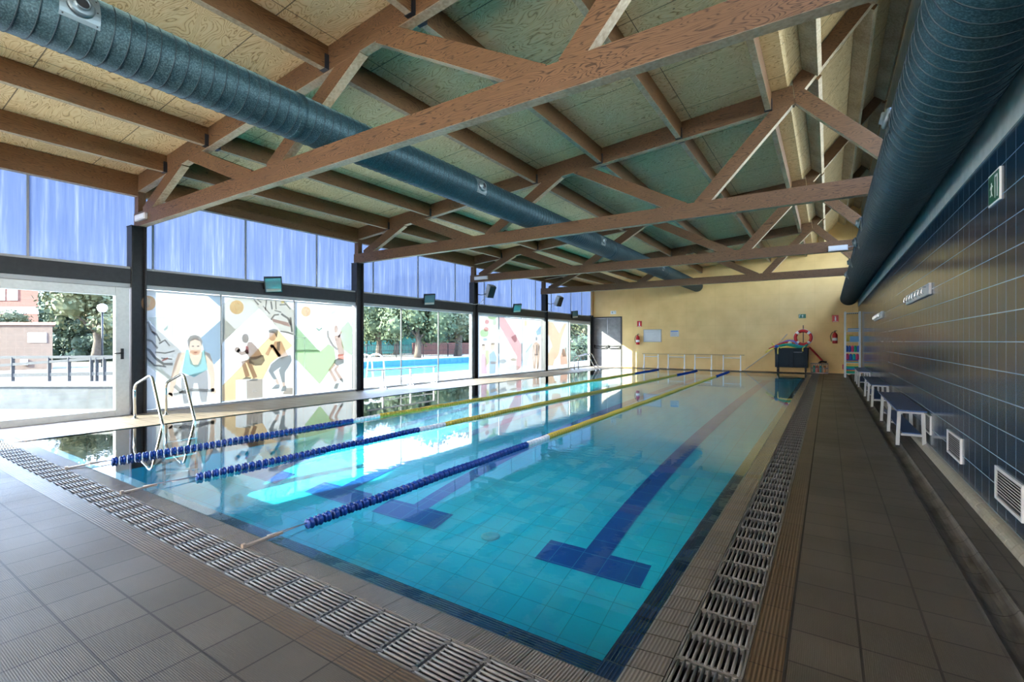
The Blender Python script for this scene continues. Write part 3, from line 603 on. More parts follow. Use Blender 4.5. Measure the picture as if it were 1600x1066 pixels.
 ('colour_band',(186, 222, 172),[[(7.556,1.563),(7.768,1.747),(7.882,1.618),(7.882,0.896),(7.696,0.995),(7.584,1.092)]]),
 ('colour_band',(250, 252, 250),[[(6.344,1.316),(6.632,1.318),(6.632,1.349),(6.344,1.346)],[(6.56,1.333),(6.56,0.622),(6.598,0.62),(6.598,1.333)]]),
 ('colour_band',(132, 162, 120),[[(6.344,1.02),(6.969,1.008),(6.969,1.053),(6.344,1.063)]]),
 ('colour_band',(110, 150, 132),[[(6.88,1.581),(6.948,1.527),(7.02,1.585),(7.033,1.551),(6.948,1.486),(6.872,1.543)]]),
 ('colour_band',(206, 218, 208),[[(7.216,1.888),(7.391,2.024),(7.412,1.967),(7.336,1.917)]]),
 ('athlete_print',(196, 152, 132),[[(7.36,1.376),(7.454,1.077),(7.48,0.896),(7.66,0.911),(7.631,1.107),(7.532,1.418)],[(7.354,0.747),(7.198,0.566),(7.377,0.262),(7.459,0.294),(7.288,0.566),(7.427,0.696)],[(7.437,0.691),(7.351,0.553),(7.535,0.297),(7.605,0.331),(7.43,0.565),(7.508,0.652)],[(7.506,1.342),(7.59,1.484),(7.55,1.5),(7.467,1.359)],[(7.467,1.549),(7.463,1.513),(7.451,1.483),(7.433,1.462),(7.412,1.455),(7.392,1.461),(7.374,1.481),(7.362,1.511),(7.358,1.547),(7.362,1.582),(7.374,1.613),(7.392,1.633),(7.412,1.641),(7.433,1.635),(7.451,1.615),(7.463,1.585)]]),
 ('athlete_print',(132, 118, 112),[[(7.161,1.508),(7.162,1.364),(7.286,1.149),(7.439,1.028),(7.479,1.065),(7.334,1.179),(7.218,1.379),(7.219,1.509)]]),
 ('athlete_print',(232, 118, 84),[[(7.459,0.929),(7.626,0.937),(7.64,0.807),(7.473,0.789)]]),
 ('athlete_print',(78, 84, 84),[[(7.363,0.792),(7.473,0.847),(7.64,0.807),(7.64,0.712),(7.528,0.681),(7.445,0.661),(7.35,0.735)],[(7.336,0.11),(7.404,0.232),(7.514,0.236),(7.445,0.089)],[(7.5,0.319),(7.556,0.35),(7.626,0.311),(7.612,0.229)]]),
 ('logo',(238, 176, 112),[[(6.73,1.937),(6.726,1.905),(6.714,1.876),(6.694,1.85),(6.669,1.83),(6.639,1.817),(6.608,1.812),(6.577,1.814),(6.548,1.825),(6.523,1.843),(6.504,1.866),(6.492,1.894),(6.488,1.924),(6.492,1.955),(6.504,1.984),(6.523,2.009),(6.548,2.029),(6.577,2.043),(6.608,2.049),(6.639,2.047),(6.669,2.037),(6.694,2.019),(6.714,1.996),(6.726,1.967)]]),
 ('logo',(252, 250, 245),[[(6.572,2.001),(6.632,2.026),(6.669,1.962),(6.644,1.862),(6.608,1.849),(6.615,1.937)]]),
]),
4:((13.066,14.287),[
 ('photo_print',(158, 196, 132),[[(14.213,2.13),(14.191,2.092),(14.128,2.057),(14.034,2.032),(13.924,2.021),(13.815,2.024),(13.724,2.042),(13.663,2.07),(13.642,2.106),(13.663,2.13),(13.724,2.13),(13.815,2.13),(13.924,2.13),(14.034,2.13),(14.128,2.13),(14.191,2.13)],[(13.702,1.538),(13.682,1.483),(13.623,1.436),(13.537,1.405),(13.435,1.393),(13.335,1.403),(13.251,1.433),(13.195,1.477),(13.176,1.53),(13.195,1.584),(13.251,1.63),(13.335,1.662),(13.435,1.675),(13.537,1.666),(13.623,1.637),(13.682,1.592)]]),
 ('photo_print',(222, 130, 130),[[(13.726,1.936),(13.716,1.902),(13.687,1.873),(13.645,1.853),(13.596,1.845),(13.546,1.85),(13.505,1.867),(13.477,1.895),(13.467,1.928),(13.477,1.961),(13.505,1.99),(13.546,2.011),(13.596,2.019),(13.645,2.015),(13.687,1.997),(13.716,1.97)],[(13.707,1.68),(13.695,1.649),(13.661,1.621),(13.609,1.603),(13.55,1.595),(13.49,1.601),(13.44,1.617),(13.406,1.643),(13.395,1.674),(13.406,1.705),(13.44,1.732),(13.49,1.751),(13.55,1.759),(13.609,1.754),(13.661,1.738),(13.695,1.712)]]),
 ('photo_print',(190, 204, 172),[[(14.169,1.937),(14.16,1.894),(14.132,1.857),(14.091,1.831),(14.043,1.822),(13.996,1.829),(13.955,1.852),(13.928,1.887),(13.919,1.929),(13.928,1.972),(13.955,2.009),(13.996,2.035),(14.043,2.045),(14.091,2.038),(14.132,2.016),(14.16,1.98)]]),
 ('photo_print',(150, 178, 192),[[(13.628,1.318),(13.617,1.299),(13.587,1.283),(13.543,1.272),(13.49,1.268),(13.438,1.272),(13.394,1.283),(13.364,1.298),(13.354,1.317),(13.364,1.336),(13.394,1.351),(13.438,1.362),(13.49,1.366),(13.543,1.363),(13.587,1.352),(13.617,1.337)]]),
 ('athlete_print',(206, 220, 150),[[(13.504,0.937),(13.712,0.934),(13.712,0.494),(13.504,0.366)]]),
 ('athlete_print',(228, 178, 204),[[(13.256,0.619),(13.3,0.806),(13.481,0.801),(13.573,0.609),(13.596,0.116),(13.256,0.135)]]),
 ('athlete_print',(148, 182, 212),[[(13.735,0.796),(13.995,0.929),(14.213,0.644),(14.14,0.506),(14.092,0.102),(13.735,0.108)]]),
 ('athlete_print',(232, 200, 180),[[(13.499,1.032),(13.491,0.985),(13.467,0.946),(13.432,0.92),(13.39,0.912),(13.349,0.922),(13.314,0.948),(13.291,0.988),(13.282,1.034),(13.291,1.081),(13.314,1.12),(13.349,1.146),(13.39,1.155),(13.432,1.145),(13.467,1.119),(13.491,1.079)],[(14.072,1.054),(14.062,1.006),(14.033,0.965),(13.989,0.939),(13.938,0.93),(13.887,0.94),(13.844,0.968),(13.815,1.009),(13.805,1.056),(13.815,1.104),(13.844,1.144),(13.887,1.171),(13.938,1.18),(13.989,1.17),(14.033,1.143),(14.062,1.102)],[(13.805,0.442),(14.238,0.425),(14.238,0.524),(13.805,0.539)]]),
 ('athlete_print',(140, 120, 105),[[(14.082,1.166),(14.054,1.143),(13.982,1.129),(13.894,1.129),(13.823,1.144),(13.796,1.167),(13.823,1.189),(13.894,1.203),(13.982,1.203),(14.054,1.189)],[(13.499,1.127),(13.478,1.105),(13.424,1.092),(13.357,1.092),(13.303,1.106),(13.282,1.129),(13.303,1.151),(13.357,1.164),(13.424,1.164),(13.478,1.15)]]),
]),
5:((14.337,15.863),[
 ('colour_band',(232, 160, 164),[[(14.346,2.13),(14.689,2.13),(15.852,1.143),(15.852,0.263),(15.542,0.112),(15.487,0.428),(15.542,0.666),(14.386,1.803)]]),
 ('colour_band',(190, 140, 148),[[(15.108,1.411),(15.487,1.533),(15.542,1.264),(15.377,1.205)]]),
 ('photo_print',(232, 232, 224),[[(14.725,1.322),(14.717,1.239),(14.692,1.169),(14.656,1.122),(14.613,1.106),(14.57,1.123),(14.534,1.169),(14.51,1.239),(14.501,1.321),(14.51,1.403),(14.534,1.472),(14.57,1.519),(14.613,1.536),(14.656,1.52),(14.692,1.474),(14.717,1.404)]]),
 ('photo_print',(160, 166, 172),[[(14.818,0.511),(14.801,0.478),(14.75,0.452),(14.675,0.436),(14.587,0.433),(14.5,0.443),(14.427,0.464),(14.378,0.494),(14.361,0.527),(14.378,0.559),(14.427,0.585),(14.5,0.601),(14.587,0.605),(14.675,0.596),(14.75,0.574),(14.801,0.545)]]),
 ('photo_print',(224, 216, 208),[[(15.71,0.239),(15.676,0.192),(15.579,0.156),(15.435,0.136),(15.269,0.135),(15.104,0.152),(14.967,0.186),(14.876,0.23),(14.844,0.278),(14.876,0.323),(14.967,0.359),(15.104,0.38),(15.269,0.383),(15.435,0.367),(15.579,0.334),(15.676,0.289)]]),
 ('photo_print',(186, 164, 140),[[(15.515,0.547),(15.498,0.524),(15.45,0.507),(15.379,0.496),(15.296,0.494),(15.213,0.502),(15.143,0.517),(15.097,0.537),(15.081,0.56),(15.097,0.582),(15.143,0.6),(15.213,0.611),(15.296,0.613),(15.379,0.606),(15.45,0.591),(15.498,0.57)]]),
]),
6:((15.909,17.407),[
 ('colour_band',(222, 240, 240),[[(15.926,0.351),(16.111,0.865),(16.71,1.202),(16.467,0.703),(16.229,0.246)]]),
 ('colour_band',(136, 178, 214),[[(17.394,1.915),(16.959,1.648),(17.085,1.49),(17.394,1.558)]]),
 ('colour_band',(150, 160, 165),[[(16.218,0.81),(16.73,1.163),(16.69,1.178),(16.18,0.825)]]),
 ('athlete_print',(222, 176, 146),[[(16.71,1.139),(17.009,1.233),(17.277,1.136),(17.245,0.943),(17.149,0.687),(16.865,0.694),(16.803,0.949)],[(16.692,1.076),(16.71,0.508),(16.753,0.158),(16.852,0.157),(16.809,0.506),(16.79,1.076)],[(17.193,1.073),(17.161,0.495),(17.098,0.146),(17.199,0.136),(17.264,0.49),(17.296,1.071)],[(16.846,0.727),(16.815,0.126),(16.977,0.116),(17.009,0.721)],[(17.028,0.722),(17.028,0.115),(17.168,0.108),(17.168,0.719)]]),
 ('athlete_print',(108, 112, 128),[[(17.098,1.362),(17.091,1.327),(17.072,1.298),(17.043,1.279),(17.009,1.272),(16.975,1.278),(16.947,1.298),(16.928,1.327),(16.921,1.361),(16.928,1.395),(16.947,1.424),(16.975,1.443),(17.009,1.451),(17.043,1.444),(17.072,1.425),(17.091,1.396)],[(16.99,1.106),(17.085,1.105),(17.098,0.688),(17.009,0.659)]]),
 ('logo',(240, 216, 156),[[(16.276,1.976),(16.268,1.926),(16.245,1.884),(16.21,1.855),(16.17,1.844),(16.129,1.852),(16.095,1.88),(16.073,1.921),(16.065,1.97),(16.073,2.019),(16.095,2.062),(16.129,2.091),(16.17,2.102),(16.21,2.094),(16.245,2.067),(16.268,2.026)]]),
]),
7:((17.96,19.881),[
 ('colour_band',(246, 196, 148),[[(18.008,2.098),(18.426,2.079),(19.006,1.613),(19.46,2.042),(19.771,2.088),(19.231,1.407),(19.081,0.919),(18.932,0.645),(18.641,0.447),(18.285,1.199),(18.008,1.532)],[(18.008,0.201),(18.008,0.733),(18.356,1.03),(18.641,0.515),(18.426,0.2)]]),
 ('colour_band',(240, 170, 132),[[(19.156,0.204),(19.081,0.572),(19.46,0.985),(19.771,0.554),(19.85,0.212)]]),
 ('photo_print',(160, 160, 146),[[(19.239,0.912),(19.315,0.561),(19.528,0.565),(19.451,0.919)],[(19.553,0.988),(19.475,0.565),(19.676,0.552),(19.755,0.978)]]),
]),
}

PL = {1: 'window poster of a woman in a teal vest leaning on an exercise bar', 2: 'window poster of two people squatting, one of them on a white box',
      3: 'green and white window poster of a jumping tennis player', 4: 'pale window poster with fruit above two standing figures',
      5: 'pale window poster crossed by a red diagonal band', 6: 'pale window poster of a swimmer standing below a blue wedge', 7: 'window poster with a large orange cross shape'}
FILM = {}
for k, ((y0, y1), layers) in POSTERS.items():
    z1 = 2.155
    p = empty('window_poster', (-9.98, (y0+y1)/2, .05), PL[k], 'poster', 'printed posters on the window wall')
    B(-9.986, -9.984, y0, y1, .05, z1).build('backing_film', M['film'], p)
    for li, (nm, c_, polys) in enumerate(layers):
        if c_ not in FILM: FILM[c_] = film('print_ink_%d_%d_%d' % c_, tuple(.72*q+.28*.95 for q in lin(c_)), .9)
        xx = -9.9832+.0007*(li+1); mb = MB()
        for q in polys: mb.add([(xx, a, b2) for a, b2 in q], [list(range(len(q)))])
        if len(polys) == 1: mb.build(nm, FILM[c_], p)
        else:
            for q in polys: MB().add([(xx, a, b2) for a, b2 in q], [list(range(len(q)))]).build(nm, FILM[c_], p)
M['sign_green'] = simple('sign_green', lin((0, 95, 70)), .4); M['sign_red'] = simple('sign_red', lin((190, 25, 30)), .4)
M['sign_white'] = simple('sign_white', (.82, .83, .82), .4); M['ink_blue'] = simple('ink_blue', lin((70, 120, 190)), .5); M['ink_grey'] = simple('ink_grey', lin((150, 155, 165)), .5)
# unseen film added behind the viewpoint to block sun from the deck
MB().box(-9.99, -9.984, YB+.05, -1.45, .05, 2.16).build('window_31', M['film'])['kind'] = 'structure'

# ------------------------------------------------------------------ ducts
def duct(name, cx, cz, r, y0, y1, label, pitch, vents, joints=()):
    e = empty(name, (cx, y0, cz), label, 'air duct')
    MB().tube([(cx, y0, cz), (cx, y1, cz)], r, 48).build('duct_pipe', M['duct'], e)
    sm = MB(); yy = y0+.05
    while yy < y1-.03:           # the spiral lock seam, a raised ring leaning with the helix
        ring = [(cx+(r+.0015)*math.cos(a), yy+pitch*a/(2*PI), cz+(r+.0015)*math.sin(a)) for a in [2*PI*k/36 for k in range(37)]]
        sm.tube(ring, .0045, 5, caps=False); yy += pitch
    sm.build('spiral_seam', M['duct_seam'], e)
    for j in joints:
        MB().lathe((cx, j-.035, cz), (0, 1, 0), [(0, r+.001), (.004, r+.006), (.066, r+.006), (.07, r+.001)], 48).build('joint_collar', M['duct'], e)
    for (y, ang, sz) in vents:
        n = Vector((math.cos(ang), 0, math.sin(ang))); u = Vector((0, 1, 0)); w = n.cross(u); c = Vector((cx, y, cz))+n*(r+.002)
        mb = MB(); N = 8                    # plate rolled round the pipe
        half = sz/2/r; vs = []
        for k in range(N+1):
            a = ang-half+2*half*k/N
            for rr in (r-.002, r+.006):
                for yy in (y-sz/2, y+sz/2): vs.append((cx+rr*math.cos(a), yy, cz+rr*math.sin(a)))
        fs = []
        for k in range(N):
            o = 4*k; fs += [(o+2, o+3, o+7, o+6), (o, o+1, o+5, o+4), (o, o+2, o+6, o+4), (o+1, o+3, o+7, o+5)]
        fs += [(0, 1, 3, 2), (4*N, 4*N+1, 4*N+3, 4*N+2)]
        mb.add(vs, fs)
        for a_ in (-.42, 0, .42):
            for b_ in (-.42, .42): 
                ang2 = ang+a_*sz/r; mb.lathe((cx+(r+.006)*math.cos(ang2), y+b_*sz, cz+(r+.006)*math.sin(ang2)), (math.cos(ang2), 0, math.sin(ang2)), [(0, .006), (.003, .005)], 8, 1)
        pl = mb.build('nozzle_plate', [M['vent_steel'], M['black']], e)
        R_ = sz*.36
        MB().lathe(c, n, [(0, R_), (.02, R_*.98), (.035, R_*.80), (.03, R_*.62), (.055, R_*.56), (.06, R_*.50), (.045, R_*.46), (-.005, R_*.42)], 28).build('jet_nozzle', M['vent_steel'], pl)
        MB().lathe(c+n*.03, n, [(0, R_*.44), (.018, R_*.43)], 24).build('nozzle_throat', M['black'], pl)
    return e
D1 = (-4.93, 3.735, .245); D2 = (.665, 2.92, .275)
duct('air_duct', *D1, YB+.1, YF-.01, 'slim spiral steel air duct lying across the truss chords over the pool', .105, [(1.24, .12, .24), (6.25, .12, .24), (11.3, .15, .24), (16.5, .15, .24)], (3.1, 8.6, 12.2, 17.2))
duct('air_duct', *D2, YB+.1, YF-.01, 'large spiral steel air duct above the blue tiled wall', .115, [(4.75, PI-.25, .22), (8.5, PI-.1, .22), (9.7, PI+.15, .22), (12.2, PI+.1, .22), (14.4, PI+.1, .22)], (7.9, 15.5))
for k, y in enumerate((3.45, 8.1, 12.87, 17.65)):
    o = MB().box(XR-.5, XR, y-.02, y+.02, 3.19, 3.232).build('duct_bracket', M['hanger'])
    tag(o, 'dark bracket holding the large duct under the %s truss' % ['nearest', 'second', 'third', 'last'][k], 'bracket', 'duct brackets')

# ------------------------------------------------------------------ gutter gratings, one object per lift-out module
def grate_mesh():
    mb = MB(); L, W, H = .197, .243, .022     # along the gutter x across
    n = 10
    for k in range(n):
        x = -W/2+.016+k*(W-.032)/(n-1); mb.tube([(x, -L/2+.006, .014), (x, L/2-.006, .014)], .0068, 6)
    for yy in (-L/2+.010, L/2-.010): mb.box(-W/2, W/2, yy-.006, yy+.006, 0, .018)
    mb.box(-W/2, -W/2+.008, -L/2, L/2, 0, .020); mb.box(W/2-.008, W/2, -L/2, L/2, 0, .020)
    for sx_ in (-1, 1):
        mb.box(sx_*W/2-.026*sx_-.016, sx_*W/2-.026*sx_+.016, -L/2-.003, -L/2+.005, .006, .019)
        mb.box(sx_*W/2-.026*sx_-.010, sx_*W/2-.026*sx_+.010, L/2-.005, L/2+.003, .006, .019)
    return mb
g0 = grate_mesh().build('gutter_grate', M['grate'], org=(0, 0, 0))
def put_grate(x, y, rot, label, grp, first=[True]):
    o = g0 if first[0] else g0.copy()
    if not first[0]: COL.objects.link(o)
    first[0] = False
    o.location = (x, y, -.022); o.rotation_euler = (0, 0, rot); tag(o, label, 'grating', grp); return o
y = 1.555+.1; k = 0
while y < PY1+.2:
    put_grate((GX0+GX1)/2, y, 0, 'grey plastic gutter grating module in the row along the right side of the pool', 'gutter gratings along the right side'); y += .2025; k += 1
put_grate((GX0+GX1)/2, 1.43, 0, 'grey plastic gutter grating module at the near right corner', 'gutter gratings at the corner')
x = GX0-.1
while x > -9.7:
    put_grate(x, (GY0+GY1)/2, PI/2, 'grey plastic gutter grating module in the row along the near end of the pool', 'gutter gratings along the near end'); x -= .2025
# cross supports under the gratings
sb = MB()
y = 1.555
while y < PY1+.2: sb.box(GX0, GX1, y-.006, y+.006, -.09, -.023); y += .2025
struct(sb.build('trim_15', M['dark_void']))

# ------------------------------------------------------------------ lane ropes
def float_mesh(mat):
    prof = [(0, .012), (.002, .026), (.008, .036), (.016, .030), (.021, .026), (.027, .030), (.037, .0395), (.045, .036), (.050, .028), (.055, .016)]
    return MB().lathe((0, 0, 0), (0, 1, 0), prof, 14)
FM = {}
for nm in ('float_blue', 'float_yellow', 'float_white'):
    o = float_mesh(nm).build('float', M[nm], org=(0, 0, 0)); FM[nm] = o.data; ORG.pop(o.name); bpy.data.objects.remove(o)
def rope(x0, x1, first_y, label, anchor_x):
    a, b_ = Vector((x0, 1.57, .012)), Vector((x1, 21.6, .012)); d = (b_-a).normalized()
    e = empty('lane_rope', (x0, 1.57, 0), label, 'lane rope', 'lane ropes')
    rz = -math.atan2(d.x, d.y)
    pitch = .068; t_ = (first_y-1.57)/d.y; n = 0; rest = {}
    while True:
        p = a+d*t_
        if p.y > 21.35: break
        col_ = 'float_blue' if (p.y < 4.9 or p.y > 18.2) else ('float_white' if p.y < 5.45 else 'float_yellow')
        p.z = .004+.003*math.sin(n*.37)
        if n < 100:
            o = bpy.data.objects.new('float', FM[col_]); COL.objects.link(o); o.parent = e; o.location = p-Vector((x0, 1.57, 0)); o.rotation_euler = (0, 0, rz)
        else: rest.setdefault(col_, []).append(p.copy())
        n += 1; t_ += pitch
    mb = MB()
    cols = list(rest)
    for ci, c_ in enumerate(cols):
        for p in rest[c_]: mb.lathe(p, d, [(0, .012), (.008, .036), (.02, .027), (.037, .0395), (.055, .016)], 10, ci)
    st = mb.build('distant_floats', [M[c_] for c_ in cols], e); st['kind'] = 'stuff'
    cb_ = MB().tube([a+Vector((0, .12, .012)), a+d*(first_y-1.57)], .004, 6); MB().tube([a+d*(first_y-1.57-.2)+Vector((.012, 0, 0)), a+d*(first_y-1.57)], .0035, 6).build('hook_loop', M['cable'], e); MB().tube([b_-d*.35, b_+Vector((0, .1, 0))], .004, 6).build('end_cable', M['cable'], e)
    cb_.build('cable', M['cable'], e)
    br = MB().bar((x0, 1.545, .006), (x0, 1.79, .012), .026, .014, (1, 0, 0)); br.box(x0-.014, x0+.014, 1.535, 1.556, -.002, .022)
    br.build('anchor_bracket', M['bracket'], e)
rope(-2.96, -3.42, 1.97, 'lane rope nearest the right side of the pool', 0)
rope(-4.85, -4.66, 2.10, 'middle lane rope, its blue end starting left of centre', 0)
rope(-6.24, -6.30, 1.90, 'lane rope nearest the window side of the pool', 0)

# ------------------------------------------------------------------ pool ladders
def smooth_path(pts, r=.09, n=5):
    out = [Vector(pts[0])]
    for i in range(1, len(pts)-1):
        p, a, c_ = Vector(pts[i]), Vector(pts[i-1]), Vector(pts[i+1]); rr = min(r, (a-p).length*.45, (c_-p).length*.45)
        s0 = p+(a-p).normalized()*rr; s1 = p+(c_-p).normalized()*rr
        for k in range(n+1):
            t_ = k/n; out.append(s0*(1-t_)**2+p*2*t_*(1-t_)+s1*t_**2)
    out.append(Vector(pts[-1])); return out
def ladder(y0, y1, label):
    e = empty('pool_ladder', (-9.0, (y0+y1)/2, 0), label, 'ladder', 'pool ladders')
    for y in (y0, y1):
        mb = MB(); mb.tube(smooth_path([(-9.38, y, 0), (-9.40, y, .54), (-8.74, y, .74), (-8.33, y, -.05), (-8.30, y, -.9)], .12), .0215, 12)
        mb.lathe((-9.38, y, 0), (0, 0, 1), [(0, .042), (.008, .042), (.012, .024)], 16)
        mb.build('handrail', M['steel'], e)
    for k in range(3): MB().box(-8.36, -8.26, y0, y1, -.25-.24*k-.02, -.25-.24*k).build('tread', M['steel'], e)
ladder(3.16, 3.60, 'steel pool ladder in front of the woman poster')
ladder(19.3, 19.72, 'steel pool ladder at the far left corner')

# ------------------------------------------------------------------ low rails
def low_rail(name, x0, y0, x1, y1, zt, legs, cross, label, wood_top):
    e = empty(name, ((x0+x1)/2, (y0+y1)/2, 0), label, 'rail')
    a, b_ = Vector((x0, y0, zt)), Vector((x1, y1, zt)); d = (b_-a).normalized(); nrm = Vector((0, 0, 1)).cross(d)
    MB().bar(a, b_, .075 if wood_top else .05, .028, nrm).build('top_rail', M['rail_top'] if wood_top else M['white'], e)
    for q in legs:
        p = a+d*q; mb = MB(); mb.bar((p.x, p.y, .01), (p.x, p.y, zt-.012), .038, .038, nrm)
        mb.bar(p-nrm*.15-Vector((0, 0, zt-.012)), p+nrm*.15-Vector((0, 0, zt-.012)), .04, .024, d); mb.bar(p-nrm*.13-Vector((0, 0, zt-.03)), p-Vector((0, 0, zt-.20)), .03, .02, d); 
        mb.build('leg', M['sign_white'], e)
    for q0, q1, zz in cross:
        pa, pb = a+d*q0, a+d*q1; MB().tube([(pa.x, pa.y, zz), (pb.x, pb.y, zz)], .013, 8).build('cross_bar', M['sign_white'], e)
    return e
M['rail_top'] = simple('tan_rail_board', (.40, .27, .13), .5)
low_rail('exercise_rail', -7.32, 22.35, -2.95, 22.35, .67, [.08, .74, 1.2, 1.92, 2.37, 3.06, 3.54, 4.22], [(.74+.46, 1.92, .54), (2.37, 3.06, .54), (3.54, 4.22, .54), (.08, .74, .54)], 'long low rail on eight white legs along the yellow wall', True)
low_rail('exercise_rail', -9.82, 8.25, -9.82, 10.8, .50, [.50, 1.50, 2.46], [(.50, 1.50, .28), (1.50, 2.46, .28)], 'short white rail beside the clear windows', False)

# ------------------------------------------------------------------ things on the far wall
def flat_sign(name, x0, x1, z0, z1, y, parts, label, cat, frame=None, back='white'):
    e = empty(name, ((x0+x1)/2, y, z0), label, cat)
    MB().box(x0, x1, y-.018, y, z0, z1).build('panel', M[back], e, bevel=.002)
    for nm, polys, mt in parts:
        mb = MB()
        for q in polys: mb.prism([(x0+(x1-x0)*a, z0+(z1-z0)*b2) for a, b2 in q], y-.0195, y-.0185)
        mb.build(nm, mt, e)
    return e
def rect(a, b_, c_, d): return [(a, b_), (c_, b_), (c_, d), (a, d)]
RUN = [[(.30, .80), (.34, .86), (.38, .86), (.40, .80), (.37, .74), (.32, .74)],
       [(.24, .70), (.40, .72), (.44, .60), (.36, .44), (.30, .44)], [(.40, .70), (.52, .60), (.54, .64), (.42, .74)], [(.22, .68), (.14, .56), (.18, .53), (.27, .64)],
       [(.30, .46), (.38, .46), (.42, .30), (.50, .18), (.45, .15), (.36, .28)], [(.30, .46), (.34, .46), (.30, .26), (.16, .22), (.17, .17), (.33, .20)]]
DOORP = [[(.62, .10), (.66, .10), (.66, .84), (.88, .84), (.88, .10), (.92, .10), (.92, .90), (.62, .90)]]
flat_sign('exit_sign', -1.0, -.75, 2.19, 2.35, YF, [('pictogram', [[(a*.6+.34, b2) for a, b2 in q] for q in RUN]+[rect(.10, .15, .14, .85), rect(.14, .78, .3, .85)], M['sign_white'])], 'green exit pictogram sign on the yellow wall above the life ring', 'exit sign', back='sign_green')
flat_sign('exit_sign', -9.04, -8.76, 2.60, 2.76, YF, [('pictogram', RUN+DOORP, M['sign_green'])], 'small pale exit sign above the grey double door', 'exit sign', back='sign_white')
EXT = [rect(.40, .18, .62, .62), [(.44, .62), (.58, .62), (.54, .76), (.48, .76)], rect(.36, .74, .62, .80), rect(.10, .04, .9, .10)]
flat_sign('extinguisher_sign', .13, .34, 2.01, 2.28, YF, [('pictogram', EXT, M['sign_white'])], 'red extinguisher sign above the right-hand fire extinguisher', 'sign', back='sign_red')
flat_sign('extinguisher_sign', -7.69, -7.47, 1.95, 2.23, YF, [('pictogram', EXT, M['sign_white'])], 'red extinguisher sign beside the grey double door', 'sign', back='sign_red')
wb = flat_sign('whiteboard', -7.36, -6.55, 1.24, 1.80, YF, [('marker_lines', [rect(.1, .2+.12*k, .5+.1*(k % 3), .215+.12*k) for k in range(5)], M['sign_white'])], 'white board on the sunlit yellow wall', 'whiteboard')
fb_ = MB()
for q in ((-7.38, -6.53, 1.22, 1.245), (-7.38, -6.53, 1.795, 1.82)): fb_.box(q[0], q[1], YF-.025, YF, q[2], q[3])
for q in ((-7.38, -7.355), (-6.555, -6.53)): fb_.box(q[0], q[1], YF-.025, YF, 1.245, 1.795)
fb_.build('frame', M['alu_grey'], wb)
flat_sign('notice', -6.12, -5.73, 1.47, 1.76, YF, [('blue_heading', [rect(.06, .78, .90, .94)], M['ink_blue']), ('text_lines', [rect(.10, .18+.12*k, .78, .21+.12*k) for k in range(5)]+[rect(.8, .05, .95, .12)], M['ink_grey'])], 'small white notice with blue heading right of the white board', 'notice')
def extinguisher(x, z, r, label):
    y = YF-r-.05; e = empty('fire_extinguisher', (x, y, z), label, 'fire extinguisher', 'fire extinguishers')
    MB().lathe((x, y, z), (0, 0, 1), [(0, r*.9), (.02, r), (.34, r), (.39, r*.75), (.42, r*.35), (.44, r*.3)], 20).build('cylinder', M['sign_red'], e)
    MB().lathe((x, y, z+.11), (0, 0, 1), [(0, r+.001), (.11, r+.001)], 20).build('label', M['sign_white'], e)
    v = MB().lathe((x, y, z+.43), (0, 0, 1), [(0, .022), (.05, .02)], 10); v.box(x-.02, x+.06, y-.012, y+.012, z+.475, z+.487); v.box(x-.02, x+.07, y-.012, y+.012, z+.50, z+.512); v.build('valve', M['black'], e)
    MB().tube(smooth_path([(x-.02, y, z+.45), (x-.09, y, z+.43), (x-r-.07, y, z+.28), (x-r-.03, y, z+.08)], .08), .012, 8).build('hose', M['black'], e)
    MB().box(x-.03, x+.03, y+r*.8, YF, z+.2, z+.26).build('wall_bracket', M['black'], e)
extinguisher(.22, 1.17, .085, 'red fire extinguisher hanging right of the life ring, under the red sign')
extinguisher(-7.62, 1.10, .085, 'red fire extinguisher hanging left of the white board')
# life ring on its hook
LR = (-.84, YF-.095, 1.40)
e = empty('life_ring', LR, 'red and white life ring hanging on the yellow wall above the cart', 'life ring')
def ring_seg(a0, a1, R_, r_, grow=0.):
    return [(LR[0]+R_*math.cos(a0+(a1-a0)*k/14), LR[1], LR[2]+R_*math.sin(a0+(a1-a0)*k/14)) for k in range(15)]
MB().tube([(LR[0]+.27*math.cos(2*PI*k/40), LR[1], LR[2]+.27*math.sin(2*PI*k/40)) for k in range(40)], .058, 14, closed=True).build('ring', M['sign_red'], e)
for a in (PI*.25, PI*.75, PI*1.25, PI*1.75): MB().tube(ring_seg(a-.17, a+.17, .27, .06), .0605, 14).build('white_band', M['sign_white'], e)
MB().tube([(LR[0]+.335*math.cos(2*PI*k/40), LR[1]-.01, LR[2]+(.335+.012*math.cos(8*PI*k/40))*math.sin(2*PI*k/40)) for k in range(40)], .007, 6, closed=True).build('grab_line', M['sign_white'], e)
hk = MB().box(-.855, -.825, YF-.03, YF, 1.20, 1.90); hk.tube([(-.84, YF-.02, 1.595), (-.84, YF-.155, 1.595), (-.84, YF-.165, 1.63)], .009, 8)
tag(hk.build('ring_hook', M['hanger']), 'dark wall hook behind the life ring', 'hook')
